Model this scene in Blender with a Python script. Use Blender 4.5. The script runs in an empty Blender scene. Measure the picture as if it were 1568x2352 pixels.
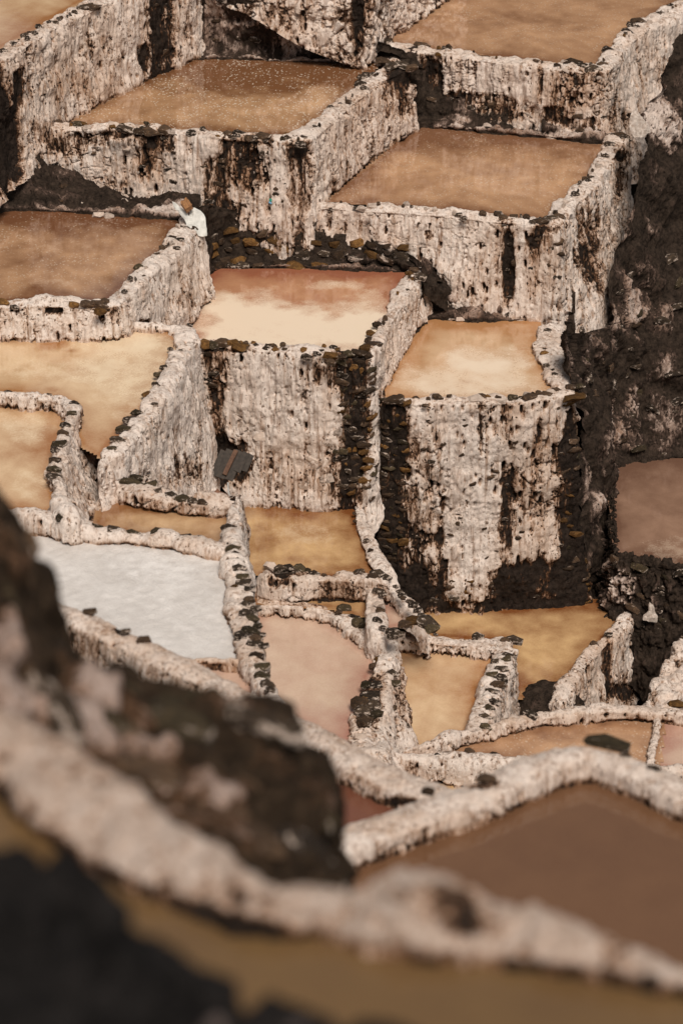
import bpy, bmesh, math, random
import numpy as np
from mathutils import Vector, Matrix

random.seed(7)
RNG = np.random.default_rng(7)
SC = bpy.context.scene
COL = SC.collection

# ------------------------------------------------------------------ camera
PITCH, VFOV = math.radians(28.0), math.radians(22.0)
cam = bpy.data.cameras.new('camera')
cam_o = bpy.data.objects.new('camera', cam)
COL.objects.link(cam_o)
cam_o.location = (0, 0, 0)
cam_o.rotation_euler = (math.pi / 2 - PITCH, 0, 0)
cam.sensor_fit = 'VERTICAL'
cam.sensor_height = 36.0
cam.lens = 18.0 / math.tan(VFOV / 2)
cam.clip_start = 0.1
cam.clip_end = 600
cam.dof.use_dof = True
cam.dof.focus_distance = 54.0
cam.dof.aperture_fstop = (cam.lens / 1000) / 0.100
SC.camera = cam_o

# ------------------------------------------------------------------ light
SUN_EL, SUN_AZ = math.radians(53), math.radians(168)      # azimuth clockwise from +Y
world = bpy.data.worlds.new('World')
SC.world = world
world.use_nodes = True
wn = world.node_tree
wn.nodes.clear()
w_out = wn.nodes.new('ShaderNodeOutputWorld')
w_bg = wn.nodes.new('ShaderNodeBackground')
w_sky = wn.nodes.new('ShaderNodeTexSky')
w_sky.sky_type = 'NISHITA'
w_sky.sun_disc = False
w_sky.sun_elevation = SUN_EL
w_sky.sun_rotation = SUN_AZ
w_sky.altitude = 3000
w_sky.air_density = 1.0
w_sky.dust_density = 6.0
w_hsv = wn.nodes.new('ShaderNodeHueSaturation')           # overcast: the blue washed out of the sky
w_hsv.inputs['Saturation'].default_value = 0.12
w_bg.inputs['Strength'].default_value = 0.07
wn.links.new(w_sky.outputs[0], w_hsv.inputs['Color'])
wn.links.new(w_hsv.outputs[0], w_bg.inputs['Color'])
wn.links.new(w_bg.outputs[0], w_out.inputs['Surface'])
sun = bpy.data.lights.new('sun', 'SUN')
sun.energy = 2.9
sun.angle = math.radians(20)
sun.color = (1.0, 0.915, 0.825)
sun_o = bpy.data.objects.new('sun', sun)
COL.objects.link(sun_o)
sd = Vector((math.sin(SUN_AZ) * math.cos(SUN_EL), math.cos(SUN_AZ) * math.cos(SUN_EL), math.sin(SUN_EL)))
sun_o.rotation_euler = sd.to_track_quat('Z', 'Y').to_euler()
sun_o.location = (-20, -20, 60)

SC.view_settings.view_transform = 'Standard'
SC.view_settings.look = 'None'
SC.view_settings.exposure = 0.24
SC.view_settings.gamma = 1.0
SC.view_settings.use_curve_mapping = False
SC.render.engine = 'CYCLES'
SC.cycles.use_denoising = True
SC.cycles.max_bounces = 6

# ------------------------------------------------------------------ survey: sight lines to points on known levels
PW, PH = 1568.0, 2352.0
FP = PH / 2 / math.tan(VFOV / 2)
FWD = np.array([0, math.cos(PITCH), -math.sin(PITCH)])
UPV = np.array([0, math.sin(PITCH), math.cos(PITCH)])
Z0 = -22.0                                                 # level of the middle pond


def ray(x, y):
    return FWD + np.array([1.0, 0, 0]) * (x - PW / 2) / FP - UPV * (y - PH / 2) / FP


def un(x, y, z):                                           # z relative to the middle pond
    r = ray(x, y)
    return r * ((z + Z0) / r[2])


def at(x, y, d):
    r = ray(x, y)
    return r * (d / np.linalg.norm(r))


def climb(B, x, y, k):                                     # point on the sight line where the slope through B (run/rise k) is met
    r = ray(x, y)
    t = (B[1] - k * B[2]) / (r[1] - k * r[2])
    return r * t


def proj(P):
    d = P @ FWD
    return PW / 2 + FP * P[..., 0] / d, PH / 2 - FP * (P @ UPV) / d


# ------------------------------------------------------------------ noise
_perm = RNG.permutation(4096).astype(np.int64)
_val = RNG.random(4096).astype(np.float32) * 2 - 1
_vx, _vy, _vz = (RNG.random(4096).astype(np.float32) for _ in range(3))


def _hash(i, j, k):
    return _perm[(_perm[(_perm[i & 4095] + j) & 4095] + k) & 4095]


def vnoise(P):
    I = np.floor(P).astype(np.int64)
    F = (P - I).astype(np.float32)
    F = F * F * F * (F * (F * 6 - 15) + 10)
    i, j, k = I[:, 0], I[:, 1], I[:, 2]
    u, v, w = F[:, 0], F[:, 1], F[:, 2]
    out = 0
    for a in (0, 1):
        wa = u if a else 1 - u
        for b in (0, 1):
            wb = wa * (v if b else 1 - v)
            for c in (0, 1):
                out = out + wb * (w if c else 1 - w) * _val[_hash(i + a, j + b, k + c)]
    return out


def fbm(P, o=4, g=0.5):
    s, a, n = 0, 1.0, 0
    for q in range(o):
        s = s + a * vnoise(P * (2.03 ** q) + 17.3 * q)
        n += a
        a *= g
    return s / n


def worley(P):                                             # distance to the nearest cell point and that cell's random value
    I = np.floor(P).astype(np.int64)
    F = (P - I).astype(np.float32)
    best = np.full(len(P), 9.0, np.float32)
    second = np.full(len(P), 9.0, np.float32)
    cid = np.zeros(len(P), np.float32)
    for a in (-1, 0, 1):
        for b in (-1, 0, 1):
            for c in (-1, 0, 1):
                h = _hash(I[:, 0] + a, I[:, 1] + b, I[:, 2] + c)
                d = (a + _vx[h] - F[:, 0]) ** 2 + (b + _vy[h] - F[:, 1]) ** 2 + (c + _vz[h] - F[:, 2]) ** 2
                m = d < best
                second = np.where(m, best, np.minimum(second, d))
                best = np.where(m, d, best)
                cid = np.where(m, _val[h], cid)
    return np.sqrt(best), np.sqrt(second), cid


def smoothstep(a, b, x):
    t = np.clip((x - a) / (b - a), 0, 1)
    return t * t * (3 - 2 * t)


# ------------------------------------------------------------------ materials
def nodes_of(name):
    m = bpy.data.materials.new(name)
    m.use_nodes = True
    nt = m.node_tree
    nt.nodes.clear()
    o = nt.nodes.new('ShaderNodeOutputMaterial')
    p = nt.nodes.new('ShaderNodeBsdfPrincipled')
    nt.links.new(p.outputs[0], o.inputs[0])
    return m, nt, p


class NT:
    def __init__(s, nt):
        s.nt = nt

    def put(s, sock, v):
        if isinstance(v, bpy.types.NodeSocket):
            s.nt.links.new(v, sock)
        elif isinstance(v, (tuple, list)) and len(v) == 3 and sock.type == 'RGBA':
            sock.default_value = (*v, 1)
        else:
            sock.default_value = v

    def math(s, op, a, b=0.0, c=None, clamp=False):
        n = s.nt.nodes.new('ShaderNodeMath')
        n.operation = op
        n.use_clamp = clamp
        s.put(n.inputs[0], a)
        s.put(n.inputs[1], b)
        if c is not None:
            s.put(n.inputs[2], c)
        return n.outputs[0]

    def mix(s, f, a, b):
        n = s.nt.nodes.new('ShaderNodeMix')
        n.data_type = 'RGBA'
        s.put(n.inputs['Factor'], f)
        s.put(n.inputs[6], a)
        s.put(n.inputs[7], b)
        return n.outputs[2]

    def coord(s, scale=(1, 1, 1), which='Object'):
        t = s.nt.nodes.new('ShaderNodeTexCoord')
        m = s.nt.nodes.new('ShaderNodeMapping')
        m.inputs['Scale'].default_value = scale
        s.nt.links.new(t.outputs[which], m.inputs[0])
        return m.outputs[0]

    def noise(s, vec, scale, detail=4, rough=0.55):
        n = s.nt.nodes.new('ShaderNodeTexNoise')
        s.put(n.inputs['Vector'], vec)
        n.inputs['Scale'].default_value = scale
        n.inputs['Detail'].default_value = detail
        n.inputs['Roughness'].default_value = rough
        return n.outputs['Fac']

    def voronoi(s, vec, scale, feature='F1'):
        n = s.nt.nodes.new('ShaderNodeTexVoronoi')
        n.feature = feature
        s.put(n.inputs['Vector'], vec)
        n.inputs['Scale'].default_value = scale
        return n.outputs['Distance']

    def ramp(s, f, stops):
        n = s.nt.nodes.new('ShaderNodeValToRGB')
        e = n.color_ramp.elements
        while len(e) < len(stops):
            e.new(0.5)
        for q, (p, c) in zip(e, stops):
            q.position = p
            q.color = (*c, 1) if len(c) == 3 else c
        s.put(n.inputs[0], f)
        return n.outputs[0]

    def attr(s, name):
        n = s.nt.nodes.new('ShaderNodeAttribute')
        n.attribute_name = name
        return n.outputs['Fac']

    def rng(s, v, a, b, c=0.0, d=1.0):
        n = s.nt.nodes.new('ShaderNodeMapRange')
        n.inputs[1].default_value, n.inputs[2].default_value = a, b
        n.inputs[3].default_value, n.inputs[4].default_value = c, d
        s.put(n.inputs[0], v)
        return n.outputs[0]

    def bump(s, h, strength, dist, normal=None):
        n = s.nt.nodes.new('ShaderNodeBump')
        n.inputs['Strength'].default_value = strength
        n.inputs['Distance'].default_value = dist
        s.put(n.inputs['Height'], h)
        if normal is not None:
            s.put(n.inputs['Normal'], normal)
        return n.outputs[0]


def crust_material(name, fine=1.0, white=(0.81, 0.70, 0.62), tan=(0.40, 0.235, 0.145), pink=(0.62, 0.46, 0.355), rust=(0.12, 0.055, 0.026), rock=(0.021, 0.0145, 0.011), amp=1.0):
    """Salt crust over dark rock: the 'salt' attribute says how thick, 'tint' how stained."""
    m, nt, p = nodes_of(name)
    N = NT(nt)
    salt, tint = N.attr('salt'), N.attr('tint')
    v = N.coord()
    vs = N.coord((1, 1, 0.22))
    a = N.noise(vs, 9 * fine, 5, 0.62)
    b = N.noise(N.coord((1, 1, 0.42)), 26 * fine, 4, 0.65)
    c = N.noise(v, 3.0 * fine, 3, 0.5)
    s = N.math('ADD', salt, N.math('MULTIPLY', N.math('SUBTRACT', a, 0.5), 1.5 * amp))
    s = N.math('ADD', s, N.math('MULTIPLY', N.math('SUBTRACT', b, 0.5), 0.95 * amp))
    s = N.math('ADD', s, N.math('MULTIPLY', N.math('SUBTRACT', c, 0.5), 0.25))
    # small holes in the crust
    wv = N.coord((1, 1, 0.55))
    wob_ = nt.nodes.new('ShaderNodeVectorMath')
    wob_.operation = 'MULTIPLY_ADD'
    nc = nt.nodes.new('ShaderNodeTexNoise')
    nc.inputs['Scale'].default_value = 22 * fine
    nt.links.new(v, nc.inputs['Vector'])
    nt.links.new(nc.outputs['Color'], wob_.inputs[0])
    wob_.inputs[1].default_value = (0.06, 0.06, 0.06)
    nt.links.new(wv, wob_.inputs[2])
    sp = N.voronoi(wob_.outputs[0], 15 * fine)
    sp2 = N.voronoi(wob_.outputs[0], 31 * fine)
    reg = N.noise(v, 4.0 * fine, 3)
    hole = N.math('MULTIPLY', N.rng(sp, 0.20, 0.32, 1, 0), N.rng(reg, 0.42, 0.58, 0, 1))
    hole2 = N.math('MULTIPLY', N.rng(sp2, 0.22, 0.36, 1, 0), N.rng(reg, 0.46, 0.36, 0, 1))
    hole = N.math('MAXIMUM', hole, hole2)
    # fine vertical drips of rust
    dr = N.noise(N.coord((1, 1, 0.045)), 13 * fine, 3, 0.6)
    drm = N.math('MULTIPLY', N.rng(dr, 0.47, 0.66, 0, 1), N.rng(N.noise(vs, 2.6 * fine, 4), 0.38, 0.58, 0.15, 1))
    s = N.math('SUBTRACT', s, N.math('MULTIPLY', drm, 0.20 * amp))
    s = N.math('SUBTRACT', s, N.math('MULTIPLY', hole, 0.5))
    t = N.math('ADD', tint, N.math('MULTIPLY', N.math('SUBTRACT', N.noise(vs, 4.5 * fine, 4), 0.5), 1.5), clamp=True)
    light = N.mix(t, white, pink)
    mid = N.mix(t, pink, tan)
    rk = N.mix(N.rng(N.noise(v, 7 * fine, 6, 0.75), 0.32, 0.7), tuple(x * 0.25 for x in rock), tuple(x * 2.2 for x in rock))
    rk = N.mix(N.rng(N.noise(v, 19 * fine, 4, 0.75), 0.56, 0.8, 0, 0.3), rk, tuple(x * 5 for x in rock))
    col = N.mix(N.rng(s, 0.04, 0.27), rk, rust)
    col = N.mix(N.rng(s, 0.23, 0.44), col, mid)
    col = N.mix(N.rng(s, 0.40, 0.68), col, light)
    col = N.mix(N.math('MULTIPLY', drm, N.rng(s, 0.2, 0.5, 0, 0.78)), col, (0.27, 0.145, 0.08))
    val = N.rng(N.noise(v, 55 * fine, 3, 0.6), 0.3, 0.7, 0.86, 1.08)
    h = nt.nodes.new('ShaderNodeHueSaturation')
    N.put(h.inputs['Color'], col)
    N.put(h.inputs['Value'], val)
    N.put(p.inputs['Base Color'], h.outputs[0])
    p.inputs['Roughness'].default_value = 0.85
    p.inputs['Specular IOR Level'].default_value = 0.10
    hgt = N.math('ADD', N.math('MULTIPLY', a, 0.7), N.math('MULTIPLY', b, 0.6))
    hgt = N.math('ADD', hgt, N.math('MULTIPLY', N.noise(v, 70 * fine, 2), 0.2))
    hgt = N.math('SUBTRACT', hgt, N.math('MULTIPLY', hole, 0.5))
    N.put(p.inputs['Normal'], N.bump(hgt, 1.0, 0.05 / fine))
    return m


def rock_material(name, cols, salt=0.35, scale=1.3):
    m, nt, p = nodes_of(name)
    N = NT(nt)
    v = N.coord()
    oi = nt.nodes.new('ShaderNodeObjectInfo')
    n1 = N.noise(v, scale, 5, 0.65)
    n2 = N.noise(v, scale * 4, 4, 0.7)
    col = N.mix(N.rng(n1, 0.35, 0.65), cols[0], cols[1])
    col = N.mix(N.rng(n2, 0.52, 0.75, 0, 0.7), col, cols[2])
    hs = nt.nodes.new('ShaderNodeHueSaturation')
    sx = nt.nodes.new('ShaderNodeSeparateXYZ')
    nt.links.new(N.coord(), sx.inputs[0])
    N.put(hs.inputs['Color'], col)
    N.put(hs.inputs['Value'], N.rng(oi.outputs['Random'], 0, 1, 0.55, 1.6))
    lo = N.math('ADD', N.noise(v, scale * 1.4, 4, 0.6), N.math('MULTIPLY', N.math('SUBTRACT', N.noise(v, scale * 6, 3, 0.7), 0.5), 0.5))
    lo = N.math('ADD', lo, N.math('MULTIPLY', sx.outputs[2], -0.10))
    col = N.mix(N.rng(lo, 0.66 - salt * 0.3, 0.74 - salt * 0.3, 0, 0.85), hs.outputs[0], (0.52, 0.42, 0.35))
    N.put(p.inputs['Base Color'], col)
    p.inputs['Roughness'].default_value = 0.85
    p.inputs['Specular IOR Level'].default_value = 0.15
    N.put(p.inputs['Normal'], N.bump(N.math('ADD', n1, N.math('MULTIPLY', n2, 0.5)), 0.7, 0.03))
    return m


def water_material(name, light, dark, film=(0.62, 0.50, 0.38), speck=0.0, rough=0.05, scale=1.0, mottle=1.0, ior=1.55, grain=0.15):
    """Brine: coloured mud seen through shallow water; 'film' attribute is floating salt, 'murk' is darker mud, edges and painted reflections of banks and walls."""
    m, nt, p = nodes_of(name)
    N = NT(nt)
    v = N.coord((1, 0.9, 1))
    film_a, murk_reflect = N.attr('film'), N.attr('murk_reflect')
    n1 = N.noise(v, 0.7 * scale, 4, 0.55)
    n2 = N.noise(v, 2.6 * scale, 5, 0.6)
    n3 = N.noise(v, 24, 3, 0.6)
    f = N.math('ADD', N.math('MULTIPLY', N.math('SUBTRACT', n1, 0.5), 1.6 * mottle), N.math('MULTIPLY', N.math('SUBTRACT', n2, 0.5), 0.8 * mottle))
    f = N.math('ADD', f, N.math('MULTIPLY', N.math('SUBTRACT', n3, 0.5), 0.35))
    f = N.math('SUBTRACT', N.math('ADD', f, 0.66), murk_reflect, clamp=True)
    col = N.mix(f, dark, light)
    fl = N.math('ADD', film_a, N.math('MULTIPLY', N.math('SUBTRACT', n2, 0.5), 0.9))
    fl = N.math('ADD', fl, N.math('MULTIPLY', N.math('SUBTRACT', n3, 0.5), 0.5))
    flm = N.rng(fl, 0.30, 0.95)
    col = N.mix(flm, col, film)
    if speck > 0:
        sp = N.math('ADD', N.voronoi(N.coord((1, 0.7, 1)), 15), N.math('MULTIPLY', N.math('SUBTRACT', N.noise(v, 40, 3, 0.7), 0.5), 0.5))
        dens = N.rng(N.math('ADD', n1, N.math('MULTIPLY', N.noise(v, 6, 3), 0.7)), 0.72, 1.0)
        mk = N.math('MULTIPLY', N.rng(sp, 0.16, 0.34, 1, 0), N.math('MULTIPLY', dens, speck), clamp=True)
        col = N.mix(mk, col, (0.66, 0.54, 0.42))
    N.put(p.inputs['Base Color'], col)
    N.put(p.inputs['Roughness'], N.math('ADD', N.math('MULTIPLY', flm, 0.45), rough, clamp=True))
    p.inputs['IOR'].default_value = ior
    N.put(p.inputs['Normal'], N.bump(N.math('ADD', n2, N.math('MULTIPLY', n3, grain)), 0.06 if grain < 1 else 0.5, 0.02))
    return m


def plain_material(name, c0, c1, scale=20, rough=0.8, bump=0.5):
    m, nt, p = nodes_of(name)
    N = NT(nt)
    n = N.noise(N.coord(), scale, 5, 0.6)
    N.put(p.inputs['Base Color'], N.mix(N.rng(n, 0.3, 0.7), c0, c1))
    p.inputs['Roughness'].default_value = rough
    N.put(p.inputs['Normal'], N.bump(n, bump, 0.02))
    return m


M_CRUST = crust_material('salt_crust')
M_NEAR = crust_material('near_salt_crust', fine=1.6)
M_FRONT = crust_material('dirty_front_crust', fine=2.0, white=(0.60, 0.50, 0.435), pink=(0.50, 0.37, 0.29))
M_ROCK = crust_material('brown_rock', fine=1.6, amp=0.6, rock=(0.028, 0.018, 0.011), rust=(0.10, 0.05, 0.025), white=(0.47, 0.38, 0.335), pink=(0.40, 0.30, 0.255), tan=(0.24, 0.155, 0.115))
M_DARK = crust_material('black_rock', amp=0.4, rock=(0.011, 0.0095, 0.009), rust=(0.03, 0.024, 0.022), tan=(0.20, 0.15, 0.13), pink=(0.26, 0.21, 0.20))
M_BANK = crust_material('dark_earth', amp=0.5, rock=(0.029, 0.020, 0.0145), rust=(0.085, 0.055, 0.042), tan=(0.30, 0.20, 0.15), pink=(0.50, 0.39, 0.33))
STONE_MATS = {
    'dark': rock_material('dark_stone', ((0.020, 0.0145, 0.011), (0.052, 0.035, 0.022), (0.11, 0.07, 0.04)), 0.55),
    'olive': rock_material('olive_stone', ((0.024, 0.019, 0.011), (0.060, 0.043, 0.024), (0.13, 0.085, 0.042)), 0.3),
    'ochre': rock_material('ochre_stone', ((0.05, 0.024, 0.009), (0.15, 0.075, 0.022), (0.26, 0.14, 0.05)), 0.05),
    'brown': rock_material('brown_stone', ((0.030, 0.020, 0.014), (0.075, 0.045, 0.026), (0.14, 0.08, 0.04)), 0.2),
    'pale': rock_material('salted_stone', ((0.34, 0.26, 0.21), (0.52, 0.43, 0.36), (0.16, 0.10, 0.07)), 0.9),
}

# ------------------------------------------------------------------ object helpers
def inside(px, py, poly):
    r = np.zeros(px.shape, bool)
    n = len(poly)
    for i in range(n):
        x1, y1 = poly[i]
        x2, y2 = poly[(i + 1) % n]
        c = ((y1 > py) != (y2 > py))
        with np.errstate(divide='ignore', invalid='ignore'):
            r ^= c & (px < (x2 - x1) * (py - y1) / (y2 - y1 + 1e-12) + x1)
    return r


PONDS = []
LOFTS = {}
GROUND_PTS = []


def link(o, parent=None):
    COL.objects.link(o)
    if parent is not None:
        o.parent = parent
    return o


def tag(o, label=None, cat=None, group=None, kind=None):
    if label:
        o['label'] = label
    if cat:
        o['category'] = cat
    if group:
        o['group'] = group
    if kind:
        o['kind'] = kind
    return o


def mesh_np(name, V, F, smooth=True, attrs=None):
    me = bpy.data.meshes.new(name)
    V = np.asarray(V, np.float32)
    F = np.asarray(F, np.int32)
    k = F.shape[1]
    me.vertices.add(len(V))
    me.vertices.foreach_set('co', V.ravel())
    me.loops.add(F.size)
    me.loops.foreach_set('vertex_index', F.ravel())
    me.polygons.add(len(F))
    me.polygons.foreach_set('loop_start', np.arange(0, F.size, k, dtype=np.int32))
    me.polygons.foreach_set('loop_total', np.full(len(F), k, np.int32))
    me.polygons.foreach_set('use_smooth', np.full(len(F), smooth, bool))
    for n, a in (attrs or {}).items():
        at_ = me.attributes.new(n, 'FLOAT', 'POINT')
        at_.data.foreach_set('value', np.asarray(a, np.float32))
    me.update()
    me.validate()
    return me


def gsmooth(A, s, axis):
    if s < 0.3:
        return A
    r = int(3 * s) + 1
    k = np.exp(-0.5 * (np.arange(-r, r + 1) / s) ** 2)
    k /= k.sum()
    pad = [(0, 0)] * A.ndim
    pad[axis] = (r, r)
    B = np.pad(A, pad, mode='reflect', reflect_type='odd') if A.shape[axis] > r else np.pad(A, pad, mode='edge')
    out = np.zeros_like(A)
    n = A.shape[axis]
    for i, w in enumerate(k):
        sl = [slice(None)] * A.ndim
        sl[axis] = slice(i, i + n)
        out += w * B[tuple(sl)]
    return out


def loft(name, secs, mat, res=0.026, su=0.12, sv=0.05, salt=0.75, streak=0.30, blotch=0.25, pits=0.3, flute=0.05, lump=0.02, lumpscale=2.6,
         rough=0.03, patches=(), tints=(), tint=0.32, courses=0.0, label=None, cat=None, group=None, kind=None, wob=0.075, topsalt=0.28, fine=0.006, relief=0.09):
    A = np.array(secs, float)
    n, m = A.shape[:2]
    GROUND_PTS.extend(A[:, -1])
    # resample along the wall
    d = np.linalg.norm(A[1:] - A[:-1], axis=2)
    d = np.mean(d, axis=1)
    cu = np.concatenate([[0], np.cumsum(d)])
    nu = max(4, int(cu[-1] / res) + 1)
    u = np.linspace(0, cu[-1], nu)
    i = np.clip(np.searchsorted(cu, u, side='right') - 1, 0, n - 2)
    t = ((u - cu[i]) / np.maximum(d[i], 1e-6))[:, None, None]
    B = A[i] * (1 - t) + A[i + 1] * t
    B = gsmooth(B, su / res, 0)
    # resample across it
    e = np.percentile(np.linalg.norm(B[:, 1:] - B[:, :-1], axis=2), 85, axis=0)
    cv = np.concatenate([[0], np.cumsum(e)])
    nv = max(4, int(cv[-1] / res) + 1)
    v = np.linspace(0, cv[-1], nv)
    j = np.clip(np.searchsorted(cv, v, side='right') - 1, 0, m - 2)
    s = ((v - cv[j]) / np.maximum(e[j], 1e-6))[None, :, None]
    G = B[:, j] * (1 - s) + B[:, j + 1] * s
    G = gsmooth(G, sv / res, 1)
    # outward normals
    N = np.cross(np.gradient(G, axis=0), np.gradient(G, axis=1))
    N /= np.maximum(np.linalg.norm(N, axis=2, keepdims=True), 1e-9)
    if N[..., 2].mean() < 0:
        N = -N
        flip = True
    else:
        flip = False
    Ns = gsmooth(gsmooth(N, 0.08 / res, 0), 0.08 / res, 1)
    Ns /= np.maximum(np.linalg.norm(Ns, axis=2, keepdims=True), 1e-9)
    P = G.reshape(-1, 3)
    NN = Ns.reshape(-1, 3)
    up = np.clip(NN[:, 2], 0, 1)
    face = 1 - smoothstep(0.35, 0.75, up)                   # 1 on steep faces
    Pf = P * np.array([1, 1, 0.16])
    low = fbm(P * 0.9 + 3, 3)
    drip = fbm(Pf * 6.5 + 0.6 * low[:, None], 4, 0.6)
    drip2 = 1 - np.abs(fbm(Pf * 12 + 40, 3)) * 2.4
    detail0 = fbm(P * 7 + 19, 3, 0.6)
    f1, f2, cid = worley((P + 0.10 * detail0[:, None]) * lumpscale * np.array([1, 1, 0.8]))
    lumpy = (f2 - f1)
    lm = smoothstep(0.0, 0.35, lumpy)
    g1, g2, _g = worley((P + 0.05 * np.stack([low, drip, low], 1)) * np.array([4.2, 4.2, 3.0]) + 31)
    gl = np.abs(fbm(P * np.array([4.2, 4.2, 0.42]) + 0.25 * detail0[:, None], 3, 0.45))
    gully = smoothstep(0.10, 0.0, gl) * smoothstep(-0.25, 0.2, fbm(P * np.array([1.5, 1.5, 0.6]) + 140, 2))
    crack = smoothstep(0.07, 0.0, g2 - g1) * smoothstep(-0.1, 0.3, fbm(P * 1.1 + 44, 3))
    detail = up * fbm(P * 11 + 9, 4, 0.6) + (1 - up) * fbm(P * np.array([12, 12, 2.6]) + 9, 4, 0.6)
    w1, _w2, wc = worley((P + 0.03 * detail[:, None]) * np.array([9.5, 9.5, 3.2]) + 5)
    region = smoothstep(-0.15, 0.25, fbm(P * 1.3 + 70, 3))
    pit = smoothstep(0.42, 0.2, w1) * (wc > 1 - 2 * pits * (0.25 + 0.75 * region))
    disp = wob * 1.6 * low + rough * detail
    disp += face * flute * (0.9 * drip + 0.5 * drip2 - 0.3)
    disp += lump * (lm - 0.5) - 0.03 * crack * face - 0.05 * gully * face * (flute > 0.03)
    fdet = vnoise(P * np.array([30, 30, 8.0]))
    disp += fine * fdet
    disp -= 0.05 * pit
    disp += 0.07 * fbm(P * 2.1 + 200, 2) * (wob > 0.04) + (1 - face) * 0.05 * fbm(P * 3.3 + 210, 2) * (wob > 0.04)
    if courses:                                              # bedding of the masonry under the crust
        cz = fbm(P * np.array([0.8, 0.8, 6.5]), 3)
        disp += courses * cz * face
    # damp band at the waterline, with the shadow line painted into it
    tide_shade = np.zeros(len(P))
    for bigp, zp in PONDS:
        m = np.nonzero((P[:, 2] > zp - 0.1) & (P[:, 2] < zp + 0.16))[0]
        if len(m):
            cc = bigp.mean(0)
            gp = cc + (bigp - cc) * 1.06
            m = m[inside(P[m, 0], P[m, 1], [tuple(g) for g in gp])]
            tide_shade[m] = np.maximum(tide_shade[m], smoothstep(0.12, 0.03, P[m, 2] - zp + 0.05 * low[m] + 0.03 * detail[m]))
    # crust cover
    salt = salt - 0.08
    sa = salt + streak * (fbm(Pf * 3.2 + 11, 4, 0.6) * 1.4) * (0.3 + 0.7 * face) + blotch * fbm(P * 1.7 + 31, 4, 0.55) * 1.4
    sa = sa + topsalt * (1 - face) * smoothstep(0.4, 0.9, up)
    sa -= 0.75 * pit
    sa += 0.35 * (lm - 0.8) * (lump > 0.06)
    sa -= 0.35 * crack * face
    sa -= 0.38 * gully * face * (flute > 0.03)
    sa += face * 0.22 * np.clip(drip2, -1, 1) * (flute > 0.03)
    sa -= 0.40 * tide_shade
    ti = 0.5 * tide_shade + np.full(len(P), tint) + 0.5 * fbm(Pf * 1.3 + 90, 3)
    px, py = proj(P)
    jit = fbm(P * np.array([2.5, 2.5, 1.2]) + 55, 4, 0.6) + 0.9 * fbm(P * np.array([5, 5, 4.0]) + 255, 4, 0.7)
    jit2 = fbm(P * np.array([2.5, 2.5, 1.2]) + 155, 4, 0.6) + 0.9 * fbm(P * np.array([6, 6, 2.0]) + 355, 4, 0.7)
    # patches are given as survey points on the face: (x, y, half width, half height, change[, raggedness])
    for q in patches:
        x, y, rx, ry, dv = q[:5]
        rag = q[5] if len(q) > 5 else 0.35
        r = np.maximum(np.abs((px - x) / rx + rag * jit), np.abs((py - y) / ry + rag * jit2)) * 0.5 + \
            0.5 * np.sqrt(((px - x) / rx + rag * jit) ** 2 + ((py - y) / ry + rag * jit2) ** 2)
        sa = sa + dv * smoothstep(1.3, 0.65, r)
    for x, y, rx, ry, dv in tints:
        r = np.sqrt(((px - x) / rx + 0.3 * jit) ** 2 + ((py - y) / ry + 0.3 * jit2) ** 2)
        ti = ti + dv * smoothstep(1.2, 0.6, r)
    disp += relief * (smoothstep(0.15, 0.6, sa) - 1)          # bare rock lies a little behind the crust
    Q = P + NN * disp[:, None]
    base = np.array([P[:, 0].mean(), P[:, 1].mean(), P[:, 2].min()])
    a = (np.arange(nu - 1)[:, None] * nv + np.arange(nv - 1)[None, :]).ravel()
    F = np.stack([a, a + nv, a + nv + 1, a + 1], 1)
    if flip:
        F = F[:, ::-1]
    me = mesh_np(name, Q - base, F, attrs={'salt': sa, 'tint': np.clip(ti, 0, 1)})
    me.materials.append(mat)
    o = bpy.data.objects.new(name, me)
    o.location = base
    link(o)
    tag(o, label, cat, group, kind)
    LOFTS[label or name] = dict(o=o, Q=Q.reshape(nu, nv, 3), N=Ns, px=px.reshape(nu, nv), py=py.reshape(nu, nv), base=base, sa=sa.reshape(nu, nv))
    return o


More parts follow.
